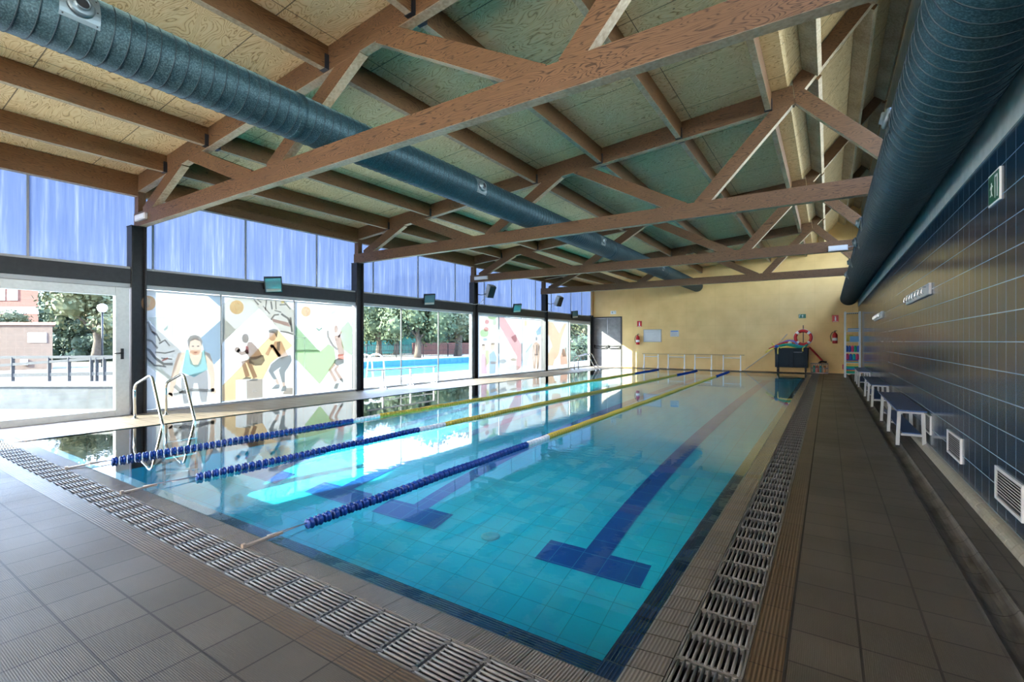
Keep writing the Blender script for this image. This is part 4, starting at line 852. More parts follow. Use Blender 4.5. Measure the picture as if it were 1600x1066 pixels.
# cart of pool toys
M['cart'] = simple('dark_blue_grey_plastic', (.005, .016, .027), .5, 0, .2)
c0 = empty('equipment_cart', (-1.22, 22.2, 0), 'dark grey-blue wheeled cart heaped with foam noodles', 'cart')
X0, X1, Y0, Y1 = -1.80, -.64, 21.92, 22.56
mb = MB(); zt, zb = .98, .22
mb.add([(X0+.05, Y0+.05, zb), (X1-.05, Y0+.05, zb), (X1-.05, Y1-.04, zb), (X0+.05, Y1-.04, zb), (X0, Y0, zt), (X1, Y0, zt), (X1, Y1, zt), (X0, Y1, zt)], [(0, 3, 2, 1), (0, 1, 5, 4), (1, 2, 6, 5), (2, 3, 7, 6), (3, 0, 4, 7)])
mb.add([(X0+.09, Y0+.09, zb+.05), (X1-.09, Y0+.09, zb+.05), (X1-.09, Y1-.09, zb+.05), (X0+.09, Y1-.09, zb+.05), (X0+.04, Y0+.04, zt), (X1-.04, Y0+.04, zt), (X1-.04, Y1-.04, zt), (X0+.04, Y1-.04, zt)], [(0, 1, 2, 3), (0, 4, 5, 1), (1, 5, 6, 2), (2, 6, 7, 3), (3, 7, 4, 0)])
mb.build('tub', M['cart'], c0)
rb = MB(); rb.box(X0-.02, X1+.02, Y0-.02, Y0+.04, zt-.04, zt+.01); rb.box(X0-.02, X1+.02, Y1-.04, Y1+.02, zt-.04, zt+.01); rb.box(X0-.02, X0+.04, Y0+.04, Y1-.04, zt-.04, zt+.01); rb.box(X1-.04, X1+.02, Y0+.04, Y1-.04, zt-.04, zt+.01); rb.build('rim', M['cart'], c0, bevel=.008)
for x in (X0+.02, -1.27, X1-.14): B(x, x+.12, Y0-.022, Y0+.05, .22, zt-.04).build('stiffening_rib', M['cart'], c0, bevel=.008)
MB().box(-1.14, -.84, Y0+.004, Y0+.016, .815, .835).build('lettering_strip', M['ink_grey'], c0)
for x in (X0+.10, X1-.10):
    for y in (Y0+.10, Y1-.10):
        w_ = MB().lathe((x-.02, y, .075), (1, 0, 0), [(0, .06), (.008, .075), (.032, .075), (.04, .06)], 16); w_.box(x-.03, x+.03, y-.03, y+.03, .16, .225); w_.box(x-.028, x-.022, y-.02, y+.02, .06, .17); w_.box(x+.022, x+.028, y-.02, y+.02, .06, .17)
        w_.build('wheel', M['black'], c0)
FOAM = {n: simple('foam_'+n, c_, .7) for n, c_ in {'yellow': (.75, .60, .12), 'red': (.55, .04, .03), 'blue': (.03, .12, .50), 'green': (.0, .32, .20), 'purple': (.22, .17, .55), 'teal': (.0, .35, .36), 'orange': (.75, .25, .04), 'pink': (.6, .05, .2), 'white': (.7, .72, .72), 'sky': (.16, .38, .62)}.items()}
def noodle(col_, pts, label, r=.034):
    P_ = smooth_path(pts, .3, 8); o = MB().tube(P_, r, 10).build('foam_noodle', FOAM[col_]); tag(o, label, 'foam noodle', 'foam noodles in the cart')
zc = .99
noodle('yellow', [(-2.12, 21.95, .80), (-1.84, 22.02, 1.0), (-1.5, 22.1, .9)], 'yellow foam noodle hanging over the left rim of the cart')
noodle('yellow', [(-1.93, 22.3, 1.18), (-1.80, 22.28, 1.04), (-1.6, 22.3, .9)], 'short upright yellow noodle tip at the cart left corner')
noodle('red', [(-2.02, 22.2, .93), (-1.75, 22.2, 1.10), (-1.35, 22.25, 1.24), (-1.0, 22.3, 1.1)], 'red foam noodle under the purple one')
noodle('purple', [(-1.7, 22.35, 1.12), (-1.35, 22.3, 1.30), (-1.1, 22.2, 1.25), (-.98, 22.1, 1.06)], 'purple foam noodle arched on top of the heap')
noodle('green', [(-1.68, 22.0, 1.06), (-1.45, 21.97, 1.14), (-1.15, 21.97, 1.06), (-.86, 21.95, .98), (-.68, 22.05, 1.12)], 'green foam noodle lying along the front rim of the cart')
noodle('teal', [(-1.62, 22.1, 1.03), (-1.3, 22.08, 1.16), (-1.0, 22.1, 1.08), (-.72, 22.15, 1.02)], 'teal foam noodle behind the green one')
noodle('yellow', [(-1.6, 21.9, 1.0), (-1.35, 22.02, 1.03), (-1.0, 22.05, .99)], 'yellow foam noodle under the green one')
noodle('yellow', [(-1.68, 21.885, .74), (-1.68, 21.885, .98), (-1.62, 22.0, 1.02)], 'yellow noodle end hanging down the cart front, left', .024)
noodle('yellow', [(-.83, 21.885, .86), (-.83, 21.885, 1.0), (-.75, 21.98, 1.04)], 'yellow noodle end hanging down the cart front, right', .024)
noodle('blue', [(-1.78, 21.97, 1.0), (-1.73, 21.97, 1.08), (-1.68, 21.99, 1.02)], 'short blue foam piece on the left rim of the cart', .05)
noodle('red', [(-.62, 22.2, 1.02), (-.45, 22.3, .82), (-.17, 22.45, .46)], 'red foam noodle leaning from the cart to the basket')
tag(MB().lathe((-1.28, 22.15, 1.13), (0, 0, 1), [(0, .03), (.03, .07), (.07, .075), (.11, .05), (.13, .01)], 14).build('foam_ball', simple('cream_foam', (.75, .62, .42), .7)), 'cream foam ball on top of the noodles', 'ball')
tag(MB().tube([(-2.95, 22.30, .03), (-1.9, 22.55, .93), (-1.40, 22.64, 1.55)], .012, 8).build('rescue_pole', M['cable']), 'long thin rescue pole leaning behind the cart', 'pole')
# basket beside the cart
bk = empty('plastic_basket', (-.29, 22.35, 0), 'see-through plastic basket on the floor right of the cart', 'basket')
mb = MB()
for zz in (.03, .20, .38): mb.box(-.58, 0, 22.1, 22.115, zz-.015, zz+.015); mb.box(-.58, 0, 22.585, 22.60, zz-.015, zz+.015); mb.box(-.58, -.565, 22.115, 22.585, zz-.015, zz+.015); mb.box(-.015, 0, 22.115, 22.585, zz-.015, zz+.015)
for k in range(9):
    x = -.575+k*.07; mb.box(x, x+.02, 22.102, 22.113, .03, .38); mb.box(x, x+.02, 22.587, 22.598, .03, .38)
mb.box(-.57, -.01, 22.11, 22.59, .0, .02); mb.build('basket_frame', simple('smoky_basket_plastic', (.25, .21, .18), .4), bk)
for k, (x, c_, n_) in enumerate(((-.47, 'green', 'dark green'), (-.36, 'red', 'red'), (-.24, 'teal', 'teal'), (-.12, 'orange', 'orange'))):
    o = MB().lathe((x, 22.3, .022), (0, 0, 1), [(0, .02), (.02, .045), (.16, .05), (.26, .04), (.28, .01)], 12).build('dive_toy', FOAM[c_]); tag(o, '%s toy standing inside the basket' % n_, 'toy', 'toys in the basket')
tag(MB().tube(smooth_path([(-.30, 22.3, .40), (-.22, 22.38, .47), (-.05, 22.42, .44)], .05), .035, 8).build('swim_fin', M['black']), 'black rubber fin lying on top of the basket', 'fin')

# ------------------------------------------------------------------ shelf rack with swim aids
RX0, RX1, RY0, RY1 = .47, .935, 20.25, 20.75
rk = empty('shelf_rack', ((RX0+RX1)/2, (RY0+RY1)/2, 0), 'tall pale shelf rack filled with swim aids in the far right corner', 'rack')
pale = simple('pale_blue_white_metal', (.55, .62, .66), .45)
for x in (RX0, RX1-.05):
    for y in (RY0, RY1-.05): B(x, x+.05, y, y+.05, .0, 2.28).build('post', pale, rk)
SH = [.14, .52, .88, 1.24, 1.60, 1.98, 2.24]
for k, z in enumerate(SH):
    if k == 5: continue
    mb = MB().box(RX0, RX1, RY0+.052, RY1-.052, z-.02, z)
    mb.box(RX0+.05, RX1-.05, RY0+.004, RY0+.05, z-.02, z); mb.build('shelf', pale, rk)
gb = MB()
for k in range(6): gb.box(RX0+.07+k*.056, RX0+.10+k*.056, RY0-.002, RY0+.004, 2.19, 2.215)
gb.build('top_slots', M['black'], rk)
def board(z, col_, label, y0=20.31, x0=.53, w=.34, d=.36, h_=.028, nm='kickboard'):
    pts = [(x0, y0), (x0+w, y0), (x0+w, y0+d*.7), (x0+w*.75, y0+d), (x0+w*.25, y0+d), (x0, y0+d*.7)]
    o = MB().prism(pts, z, z+h_, axis='z').build(nm, FOAM[col_], bevel=.005); tag(o, label, 'kickboard', 'kickboards on the rack')
zz = SH[0]
for k, (c_, n_) in enumerate((('green', 'green'), ('green', 'green'), ('orange', 'orange'), ('blue', 'blue'), ('teal', 'teal'), ('green', 'green'), ('yellow', 'yellow'))):
    board(zz+.001, c_, '%s kickboard, number %s up in the bottom stack of the rack' % (n_, ['one', 'two', 'three', 'four', 'five', 'six', 'seven'][k]), h_=.038); zz += .042
zz = SH[1]
for k, (c_, n_) in enumerate((('teal', 'teal'), ('orange', 'orange'), ('blue', 'blue'))):
    board(zz+.001, c_, '%s kickboard in the stack on the second shelf of the rack' % n_); zz += .032
for k, (c_, n_) in enumerate((('pink', 'pink'), ('blue', 'blue'), ('teal', 'teal'), ('pink', 'pink'))):
    o = MB().lathe((.56+.095*k, 20.42, zz+.002), (0, 0, 1), [(0, .04), (.02, .05), (.16, .045), (.2, .03)], 12).build('pull_buoy', FOAM[c_]); tag(o, '%s pull buoy standing %s on the second shelf' % (n_, ['leftmost', 'second from left', 'third from left', 'rightmost'][k]), 'pull buoy', 'pull buoys on the rack')
for k, (c_, n_) in enumerate((('blue', 'blue'), ('blue', 'blue'), ('pink', 'pink'), ('green', 'green'), ('blue', 'blue'))):
    o = MB().lathe((.545+.08*k, 20.44, SH[2]+.001), (0, 0, 1), [(0, .032), (.03, .04), (.17, .04), (.22, .025)], 12).build('pull_buoy', FOAM[c_]); tag(o, '%s pull buoy standing %s on the middle shelf' % (n_, ['leftmost', 'second from left', 'third from left', 'fourth from left', 'rightmost'][k]), 'pull buoy', 'pull buoys on the rack')
for k in range(3):
    o = MB().lathe((.56+.07*k, 20.62, SH[3]+.001), (0, 0, 1), [(0, .03), (.24, .03)], 12).build('dumbbell', FOAM['yellow']); tag(o, 'yellow foam float standing %s at the back of the fourth shelf' % ['left', 'in the middle', 'right'][k], 'foam float', 'yellow foam floats')
o = B(.63, .88, 20.30, 20.52, SH[3]+.001, SH[3]+.19).build('storage_box', FOAM['sky'], bevel=.01); tag(o, 'light blue storage box on the fourth shelf of the rack', 'box')
for k in range(3): board(SH[4]+.001+.034*k, ('sky', 'white', 'sky')[k], '%s board lying %s on the upper shelf of the rack' % (('light blue', 'white', 'light blue')[k], ('lowest', 'in the middle', 'topmost')[k]), x0=.57, h_=.03)
o = MB().tube([(.43, 20.33+.06*math.cos(2*PI*k/20), .36+.075*math.sin(2*PI*k/20)) for k in range(20)], .014, 8, closed=True).build('dive_ring', FOAM['pink']); tag(o, 'pink ring hanging at the left foot of the rack', 'ring')

# ------------------------------------------------------------------ benches along the tiled wall
def make_bench(y0, label):
    L = 2.42; e = empty('bench', (.82, y0, 0), label, 'bench', 'benches along the tiled wall')
    sc_ = lambda x: x
    tb = MB().box(.675, .955, y0-.03, y0+L, .425, .442)
    tb.build('seat_top', M['bench_blue'], e, bevel=.003)
    sc2 = MB()
    for yy in (y0+.03, y0+1.06, y0+2.10):
        for xx in (.72, .91): sc2.lathe((xx, yy, .442), (0, 0, 1), [(0, .011), (.003, .008)], 10)
    sc2.build('screw', M['black'], e)
    MB().box(.735, .905, y0+.02, y0+L-.1, .16, .172).build('lower_shelf', M['bench_blue'], e, bevel=.002)
    fr_ = MB().box(.70, .725, y0, y0+L-.06, .405, .425).box(.905, .93, y0, y0+L-.06, .405, .425)
    for yy in (y0+.02, y0+1.06, y0+2.10): fr_.box(.725, .905, yy-.015, yy+.015, .40, .425); fr_.box(.72, .915, yy-.014, yy+.014, .135, .16)
    fr_.build('frame', M['bench_white'], e)
    for yy in (y0+.02, y0+1.06, y0+2.10):
        for s_, xt, xb in ((-1, .705, .69), (1, .925, .935)):
            lg = MB().bar((xb, yy, .015), (xt, yy, .41), .048, .034, (0, 1, 0)).build('leg', M['bench_white'], e)
            B(xb-.020, xb+.020, yy-.027, yy+.027, 0, .018).build('rubber_foot', M['black'], lg)
make_bench(7.3, 'nearest of the three blue-topped white benches by the tiled wall')
make_bench(11.3, 'middle of the three blue-topped white benches by the tiled wall')
make_bench(16.0, 'farthest of the three blue-topped white benches, by the shelf rack')

# ------------------------------------------------------------------ things on the right wall
def wall_vent(y0, y1, z0, z1, label):
    e = empty('wall_vent', (XR, (y0+y1)/2, z0), label, 'vent', 'louvred wall vents')
    f = MB(); x0 = XR-.014
    f.box(x0, XR, y0, y0+.02, z0, z1); f.box(x0, XR, y1-.02, y1, z0, z1); f.box(x0, XR, y0+.02, y1-.02, z0, z0+.02); f.box(x0, XR, y0+.02, y1-.02, z1-.02, z1)
    f.build('frame', M['white'], e); B(XR-.003, XR-.001, y0+.02, y1-.02, z0+.02, z1-.02).build('backing', M['black'], e)
    n = 9
    for k in range(n):
        z = z0+.028+(z1-z0-.05)*k/n
        if k == 0: continue
        MB().bar((XR-.010, y0+.02, z+.004), (XR-.010, y1-.02, z+.004), .020, .003, (1, 0, -.9)).build('slat', M['white'], e)
wall_vent(4.03, 4.59, .175, .40, 'louvred white wall vent nearest the viewpoint')
wall_vent(5.62, 6.19, .185, .405, 'louvred white wall vent in the middle of the three')
wall_vent(7.10, 7.60, .195, .41, 'louvred white wall vent behind the nearest bench')
def hooks(y0, y1, z0, z1, label):
    e = empty('hook_rail', (XR, (y0+y1)/2, z0), label, 'coat hooks', 'hook rails on the tiled wall')
    B(XR-.025, XR, y0, y1, z0, z1).build('board', M['white'], e, bevel=.004)
    n = 7
    for k in range(n):
        y = y0+(y1-y0)*(k+.7)/(n+.4); MB().tube(smooth_path([(XR-.025, y, z1-.03), (XR-.06, y, z1-.035), (XR-.07, y, z0+.03), (XR-.045, y, z0+.025)], .03), .006, 6).build('hook', M['steel'], e)
hooks(7.10, 9.0, 1.78, 1.91, 'white hook rail nearest on the tiled wall')
hooks(12.75, 14.8, 1.75, 1.89, 'white hook rail farther along the tiled wall')
def sign_x(name, y0, y1, z0, z1, label):
    e = empty(name, (XR, (y0+y1)/2, z0), label, 'exit sign')
    B(XR-.010, XR, y0, y1, z0, z1).build('border', M['sign_white'], e)
    B(XR-.012, XR-.0102, y0+.012, y1-.012, z0+.012, z1-.012).build('panel', M['sign_green'], e)
    mb = MB()
    for q in [[(.95-.75*a, .12+.72*b2) for a, b2 in p] for p in RUN]+[rect(.08, .1, .14, .9), rect(.14, .82, .36, .9), rect(.32, .1, .36, .82)]:
        mb.prism([(y0+.014+(y1-y0-.028)*a, z0+.014+(z1-z0-.028)*b2) for a, b2 in q], XR-.0135, XR-.0122, axis='x')
    mb.build('pictogram', M['sign_white'], e)
sign_x('exit_sign', 4.49, 4.76, 2.205, 2.425, 'green exit pictogram sign high on the blue tiled wall')

# ------------------------------------------------------------------ lamps and loudspeakers on the window wall
M['lamp_glass'] = simple('floodlight_glass', (.10, .17, .17), .06, 0, .8)
M['lamp_glass'].node_tree.nodes['Principled BSDF'].inputs['Coat Weight'].default_value = 1.0
def floodlight(y, z, tilt, label):
    c = Vector((-9.78, y, z)); e = empty('floodlight', (-9.93, y, 2.36), label, 'floodlight', 'floodlights on the transom')
    n = Vector((.80, -.42, -.42*tilt)).normalized(); u = Vector((.42, .86, .10)); u = (u-n*u.dot(n)).normalized(); w = n.cross(u)
    MB().obox(c-n*.03, u, w, n, .17, .17, .035).build('housing', M['steel_dark'], e, bevel=.006)
    MB().obox(c-n*.085, u, w, n, .10, .11, .03).build('heat_sink', M['steel_dark'], e)
    gl = MB().obox(c+n*.008, u, w, n, .148, .148, .004).build('glass', M['lamp_glass'], e)
    MB().obox(c+n*.0135-w*.11*(1 if w.z > 0 else -1), u, w, n, .14, .028, .002).build('reflector_strip', M['bracket'], gl)
    br = MB()
    for s_ in (-1, 1): br.bar(c-n*.03+u*.178*s_, Vector((-9.90, y-.04, 2.38))+u*.10*s_, .02, .006, w)
    br.box(-9.93, -9.89, y-.13, y+.07, 2.35, 2.41); br.build('yoke', M['steel_dark'], e)
floodlight(5.72, 2.44, 1, 'square black floodlight on the beam above the exercise posters')
floodlight(10.48, 2.47, 1, 'square black floodlight on the beam above the clear windows')
floodlight(15.25, 2.49, 1, 'square black floodlight on the beam above the pale posters')
floodlight(20.2, 2.49, .2, 'square floodlight in the last bay by the corner')
def speaker(y, z, cy, label):
    c = Vector((-9.68, y, z)); e = empty('loudspeaker', (-9.9, cy, z-.1), label, 'loudspeaker', 'loudspeakers on the columns')
    n = Vector((.72, -.20, -.34)).normalized(); u = Vector((.25, .95, 0)); u = (u-n*u.dot(n)).normalized(); w = n.cross(u)
    MB().obox(c-n*.05, u, w, n, .135, .215, .10).build('cabinet', M['white'], e, bevel=.015)
    MB().obox(c+n*.062, u, w, n, .125, .205, .014).build('grille', M['black'], e, bevel=.008)
    MB().tube(smooth_path([(-9.9, cy+.05, z-.12), (-9.82, cy+.2, z-.14), tuple(c-n*.15-Vector((0, 0, .1)))], .06), .012, 8).build('bracket_arm', M['steel_dark'], e)
    MB().tube(smooth_path([tuple(c-n*.15-Vector((0, 0, .1))), (-9.84, cy+.15, z-.42), (-9.89, cy-.1, z-.48), (-9.89, cy-.3, 2.5)], .2, 8), .008, 6).build('wire', M['white'], e)
speaker(13.42, 2.96, 12.88, 'white loudspeaker with black front on the third column')
speaker(18.45, 2.97, 17.75, 'white loudspeaker with black front on the fourth column')
def em_light(x0, x1, y, z0, z1, label):
    e = empty('emergency_light', ((x0+x1)/2, y, z0), label, 'emergency light', 'emergency lights on the trusses')
    B(x0, x1, y-.055, y, z0, z1).build('housing', M['white'], e, bevel=.01); B(x0+.025, x1-.025, y-.062, y-.0555, z0+.02, z1-.02).build('diffuser', simple('lamp_diffuser', (.62, .66, .68), .3), e)
em_light(-9.93, -9.52, TY[1]-TW/2, 3.30, 3.41, 'white emergency light on the window end of the nearest truss')
em_light(-9.9, -9.35, TY[3]-TW/2, 3.30, 3.41, 'white emergency light on the window end of the third truss')
em_light(.0, .36, TY[3]-TW/2, 3.24, 3.36, 'white emergency light on the chord beside the large duct')
tag(MB().tube([(.37, TY[3]-.07, 3.31), (.62, TY[3]-.07, 3.335), (.90, TY[3]-.07, 3.34)], .008, 6).build('light_cable', M['white']), 'white cable running from the emergency light to the duct', 'cable')
# ------------------------------------------------------------------ outdoors
m, t, b = new_mat('outdoor_ground'); h = NT(t); P, x, y, z = h.pos(); setc(b, (.2, .16, .1), .9)
t.links.new(h.ramp(h.noise(P, .35, 5), [(.35, (.10, .10, .05)), (.6, (.24, .19, .13))]), b.inputs['Base Color']); M['ground'] = m
M['paving'] = deck_mat('pale_outdoor_paving', (.46, .45, .42), (.52, .50, .47), rough=.75, stud=False, px=.5, py=.5, jw=.01)
M['concrete'] = simple('weathered_concrete', (.10, .104, .106), .85, noise=.2, nscale=5)
M['rail_grey'] = simple('grey_railing_wood', (.035, .034, .033), .7, noise=.2)
def holed(x0, x1, y0, y1, hx0, hx1, hy0, hy1, z0, z1):
    mb = MB()
    for a in ((x0, hx0, y0, y1), (hx1, x1, y0, y1), (hx0, hx1, y0, hy0), (hx0, hx1, hy1, y1)): mb.box(*a, z0, z1)
    return mb
OPX0, OPX1, OPY0, OPY1 = -24.6, -13.45, 7.5, 36.0
struct(holed(-30, -10.15, -14, 44, OPX0, OPX1, OPY0, OPY1, -1.6, -.03).build('floor', M['paving']))
gd = holed(-160, 60, -90, 160, -29.9, 1.3, -13.9, 43.9, -1.9, -.12); gd.box(-10.2, 1.3, 23.0, 43.9, -1.9, -.12); gd.box(-10.2, 1.3, -13.9, -5.3, -1.9, -.12)
struct(gd.build('floor', M['ground']))
ob_ = MB().add([(OPX0, OPY0, -.45), (OPX1, OPY0, -.45), (OPX1, OPY1, -.45), (OPX0, OPY1, -.45)], [(0, 1, 2, 3)])
a0, a1, b0, b1 = OPX0+.03, OPX1-.03, OPY0+.03, OPY1-.03
for a, c_ in (((a0, b0), (a1, b0)), ((a1, b0), (a1, b1)), ((a1, b1), (a0, b1)), ((a0, b1), (a0, b0))):
    ob_.add([(*a, -.03), (*c_, -.03), (*c_, -1.5), (*a, -1.5)], [(0, 1, 2, 3)])
struct(ob_.build('floor', simple('outdoor_pool_paint', (.055, .19, .26), .6)))
struct(MB().add([(OPX0, OPY0, -.10), (OPX1, OPY0, -.10), (OPX1, OPY1, -.10), (OPX0, OPY1, -.10)], [(0, 1, 2, 3)]).build('pool_water', M['water_out']))
hp = empty('pool_handrail', (-12.9, 10.9, -.03), 'white arched handrail at the edge of the outdoor pool', 'handrail')
for dy in (0, .5): MB().tube(smooth_path([(-12.55, 10.75+dy, -.03), (-12.6, 10.75+dy, .80), (-13.4, 10.8+dy, .82), (-13.6, 10.8+dy, -.5)], .35, 8), .025, 10).build('rail', M['white'], hp)
# black fence beyond the outdoor pool
def fence(p0, p1, hgt, step, label, mt, nm='fence', pickets=True):
    p0, p1 = Vector(p0), Vector(p1); d = p1-p0; L = d.length; d.normalize(); e = empty(nm, ((p0+p1)/2), label, 'fence')
    n = int(L/step)
    rl_ = MB()
    for z in (hgt, hgt*.55, .12): rl_.bar(p0+Vector((0, 0, z)), p1+Vector((0, 0, z)), .04, .05, (0, 0, 1))
    rl_.build('rails', mt, e)
    for k in range(n+1):
        p = p0+d*(L*k/n); MB().tube([p, p+Vector((0, 0, hgt+.08))], .035, 6).build('post', mt, e)
    if pickets:
        pk = MB(); q = 0
        while q < L: p = p0+d*q; pk.bar(p+Vector((0, 0, .1)), p+Vector((0, 0, hgt)), .02, .02); q += .16
        pk.build('pickets', mt, e)
    return e
fence((-30.5, 14, -.03), (-25.0, 41, -.03), 1.0, 2.4, 'black metal fence beyond the outdoor pool', M['steel_dark'])
M['net'] = simple('green_windbreak', (.03, .17, .13), .8, noise=.2, nscale=3)
g_ = fence((-40, 22, -.1), (-37, 38, -.1), 1.9, 2.6, 'green windbreak fence behind the black fence', M['net'], 'court_fence', False)
MB().bar((-40, 22, .85), (-37, 38, .85), 1.7, .02, (0, 0, 1)).build('windbreak_sheet', M['net'], g_)
M['brick'] = simple('red_brick', (.13, .05, .036), .85, noise=.2, nscale=12); M['peach'] = simple('peach_render', (.08, .05, .038), .85, noise=.12, nscale=6)
tag(MB().bar((-36, 36, .5), (-26, 50, .5), 1.2, .3, (0, 0, 1)).build('garden_wall', M['brick']), 'low brick wall behind the black fence on the right', 'wall')
Rv = Vector((.8358, .549, 0)); Fv = Vector((-.549, .8358, 0))
def rb_box(c, hw, hd, z0, z1): 
    c = Vector((c[0], c[1], (z0+z1)/2)); return MB().obox(c, Rv, Fv, (0, 0, 1), hw, hd, (z1-z0)/2)
# concrete planter wall, railing, pavilion and house seen through the glass door
wl = empty('concrete_wall', (-12.9, 2.55, -.05), 'low pale concrete wall outside the glass door', 'wall')
rb_box((-12.75, 2.62), 2.1, .1, -.05, .40).build('wall_face', M['concrete'], wl); rb_box((-12.75, 2.62), 2.14, .14, .40, .475).build('coping', simple('concrete_coping', (.32, .31, .28), .8), wl)
rg = empty('ramp_railing', (-17.3, 4.2, 0), 'grey timber ramp railing behind the concrete wall', 'railing')
def rp2(u, z, d=13.): 
    xr = (u-800)/752; return Vector((-.549*d+.8358*d*xr, .8358*d+.549*d*xr, z))
MB().bar(rp2(-160, .80), rp2(230, .84), .07, .07, (0, 0, 1)).build('top_rail', M['rail_grey'], rg)
MB().bar(rp2(-160, .40), rp2(190, .84), .07, .08, (0, 0, 1)).build('sloping_rail', M['rail_grey'], rg)
MB().bar(rp2(-160, .28), rp2(230, .40), .10, .06, (0, 0, 1)).build('low_rail', M['rail_grey'], rg)
for u in (-120, -40, 20, 77, 108, 143, 151, 163): MB().bar(rp2(u, -.12), rp2(u, .82), .07, .07).build('post', M['rail_grey'], rg)
pv = empty('pavilion', (-33, 4.6, -.1), 'small peach rendered building with a white notice outside the glass door', 'building')
pc = Vector((-29.6, 6.85, 0))-Rv*5+Fv*2
def block(corner, w, depth, z0, z1, grow=0.):
    # right end wall runs straight back from the corner
    c = Vector(corner); dv = Vector((c.x, c.y, 0)).normalized()
    ps = [c+Rv*grow-dv*grow, c+Rv*grow+dv*(depth+grow), c-Rv*(w+grow)+dv*(depth+grow), c-Rv*(w+grow)-dv*grow]
    return MB().prism([(p.x, p.y) for p in ps], z0, z1, axis='z')
block((-29.6, 6.85, 0), 10, 4, -.12, 2.0).build('walls', M['peach'], pv); block((-29.6, 6.85, 0), 10, 4, 2.0, 2.12, .12).build('roof', simple('terracotta_edge', (.36, .19, .14), .8), pv)
sc_ = Vector((-29.6, 6.85, 0))-Rv*.68-Fv*.02
nb = MB().obox((sc_.x, sc_.y, 1.42), Rv, Fv, (0, 0, 1), .42, .015, .22).build('notice_board', M['sign_white'], pv)
lb = MB()
for k, w_ in enumerate((.30, .22, .34, .32, .24, .27)): lb.obox((sc_.x-Fv.x*.017, sc_.y-Fv.y*.017, 1.58-.062*k), Rv, Fv, (0, 0, 1), w_, .002, .011)
lb.build('text_lines', M['ink_grey'], nb)
MB().obox(Vector((-29.6, 6.85, .3))-Rv*1.25-Fv*.05, Rv, Fv, (0, 0, 1), .13, .05, .13).build('meter_box', M['sign_white'], pv)
bh = empty('brick_house', (-56, 11, 0), 'red brick house with pale bands behind the peach building', 'building')
hc = Vector((-54.8, 11.8, 0))-Rv*5.5+Fv*4
block((-54.8, 11.8, 0), 11, 8, -.1, 6.0).build('walls', M['brick'], bh); block((-54.8, 11.8, 0), 11, 8, 6.0, 6.3, .4).build('eaves', simple('cream_eaves', (.55, .45, .36), .8), bh)
block((-54.8, 11.8, 0), 11, 8, 3.55, 4.1, .05).build('white_band', M['sign_white'], bh)
for k in range(4):
    wc = Vector((-54.8, 11.8, 0))-Rv*(2.1+1.05*(k % 2)+4.5*(k//2))-Fv*.03
    w_ = MB().obox((wc.x, wc.y, 5.2), Rv, Fv, (0, 0, 1), .4, .05, .55).build('window', M['sign_white'], bh); MB().obox((wc.x-Fv.x*.05, wc.y-Fv.y*.05, 5.2), Rv, Fv, (0, 0, 1), .33, .02, .48).build('pane', M['lamp_glass'], w_)
sl = empty('street_lamp', (-30.25, 8.84, -.1), 'globe street lamp in front of the trees outside the glass door', 'street lamp')
MB().tube([(-30.25, 8.84, -.1), (-30.25, 8.84, 2.72)], .045, 8).build('pole', M['steel_dark'], sl)
MB().lathe((-30.25, 8.84, 2.70), (0, 0, 1), [(0, .08), (.05, .15), (.14, .20), (.24, .215), (.33, .19), (.40, .11), (.43, .02)], 18).build('globe', M['sign_white'], sl)
# trees
LEAF = []
for k, (a, c_) in enumerate((((.035, .055, .022), (.11, .135, .06)), ((.055, .07, .03), (.17, .17, .085)), ((.02, .04, .022), (.07, .10, .055)))):
    m, t, b = new_mat('foliage_%s' % ('olive', 'pale', 'dark')[k]); h = NT(t); P, x, y, z = h.pos(); setc(b, a, .8)
    t.links.new(h.ramp(h.noise(P, 2.6, 3), [(.35, a), (.68, c_)]), b.inputs['Base Color']); LEAF.append(m)
M['bark'] = simple('tree_bark', (.10, .075, .055), .9, noise=.3, nscale=8)
def crown_mesh(seed, n_blob, R_, H_, z0, leafsize, n_leaf):
    rnd = random.Random(seed); mb = MB(); blobs = []
    for k in range(n_blob):
        a = rnd.random()*2*PI; rr = R_*.62*math.sqrt(rnd.random()); zz = z0+H_*(.15+.7*rnd.random()); s_ = R_*(.30+.22*rnd.random())*(1-.35*abs((zz-z0)/H_-.45))
        blobs.append((Vector((rr*math.cos(a), rr*math.sin(a), zz)), s_))
    for c_, s_ in blobs:
        for q in range(n_leaf):
            d = Vector((rnd.gauss(0, 1), rnd.gauss(0, 1), rnd.gauss(0, 1))).normalized()
            p = c_+d*s_*(.60+.52*rnd.random())
            u = Vector((rnd.gauss(0, 1), rnd.gauss(0, 1), rnd.gauss(0, 1))).normalized(); v = u.cross(d+u*.3)
            if v.length < .05: continue
            v.normalize(); L = leafsize*(.6+.8*rnd.random())
            mb.add([p-u*L*.5, p+v*L*.3, p+u*L*.5, p-v*L*.3], [(0, 1, 2, 3)])
        n = 10                                    # dim core that keeps the crown from being see-through
        for i in range(6):
            for j in range(n):
                def sp_(i, j): th_, ph = PI*i/6, 2*PI*j/n; return c_+Vector((math.sin(th_)*math.cos(ph), math.sin(th_)*math.sin(ph), math.cos(th_)))*s_*.58
                mb.add([sp_(i, j), sp_(i, j+1), sp_(i+1, j+1), sp_(i+1, j)], [(0, 1, 2, 3)])
    return mb
PROT = {}
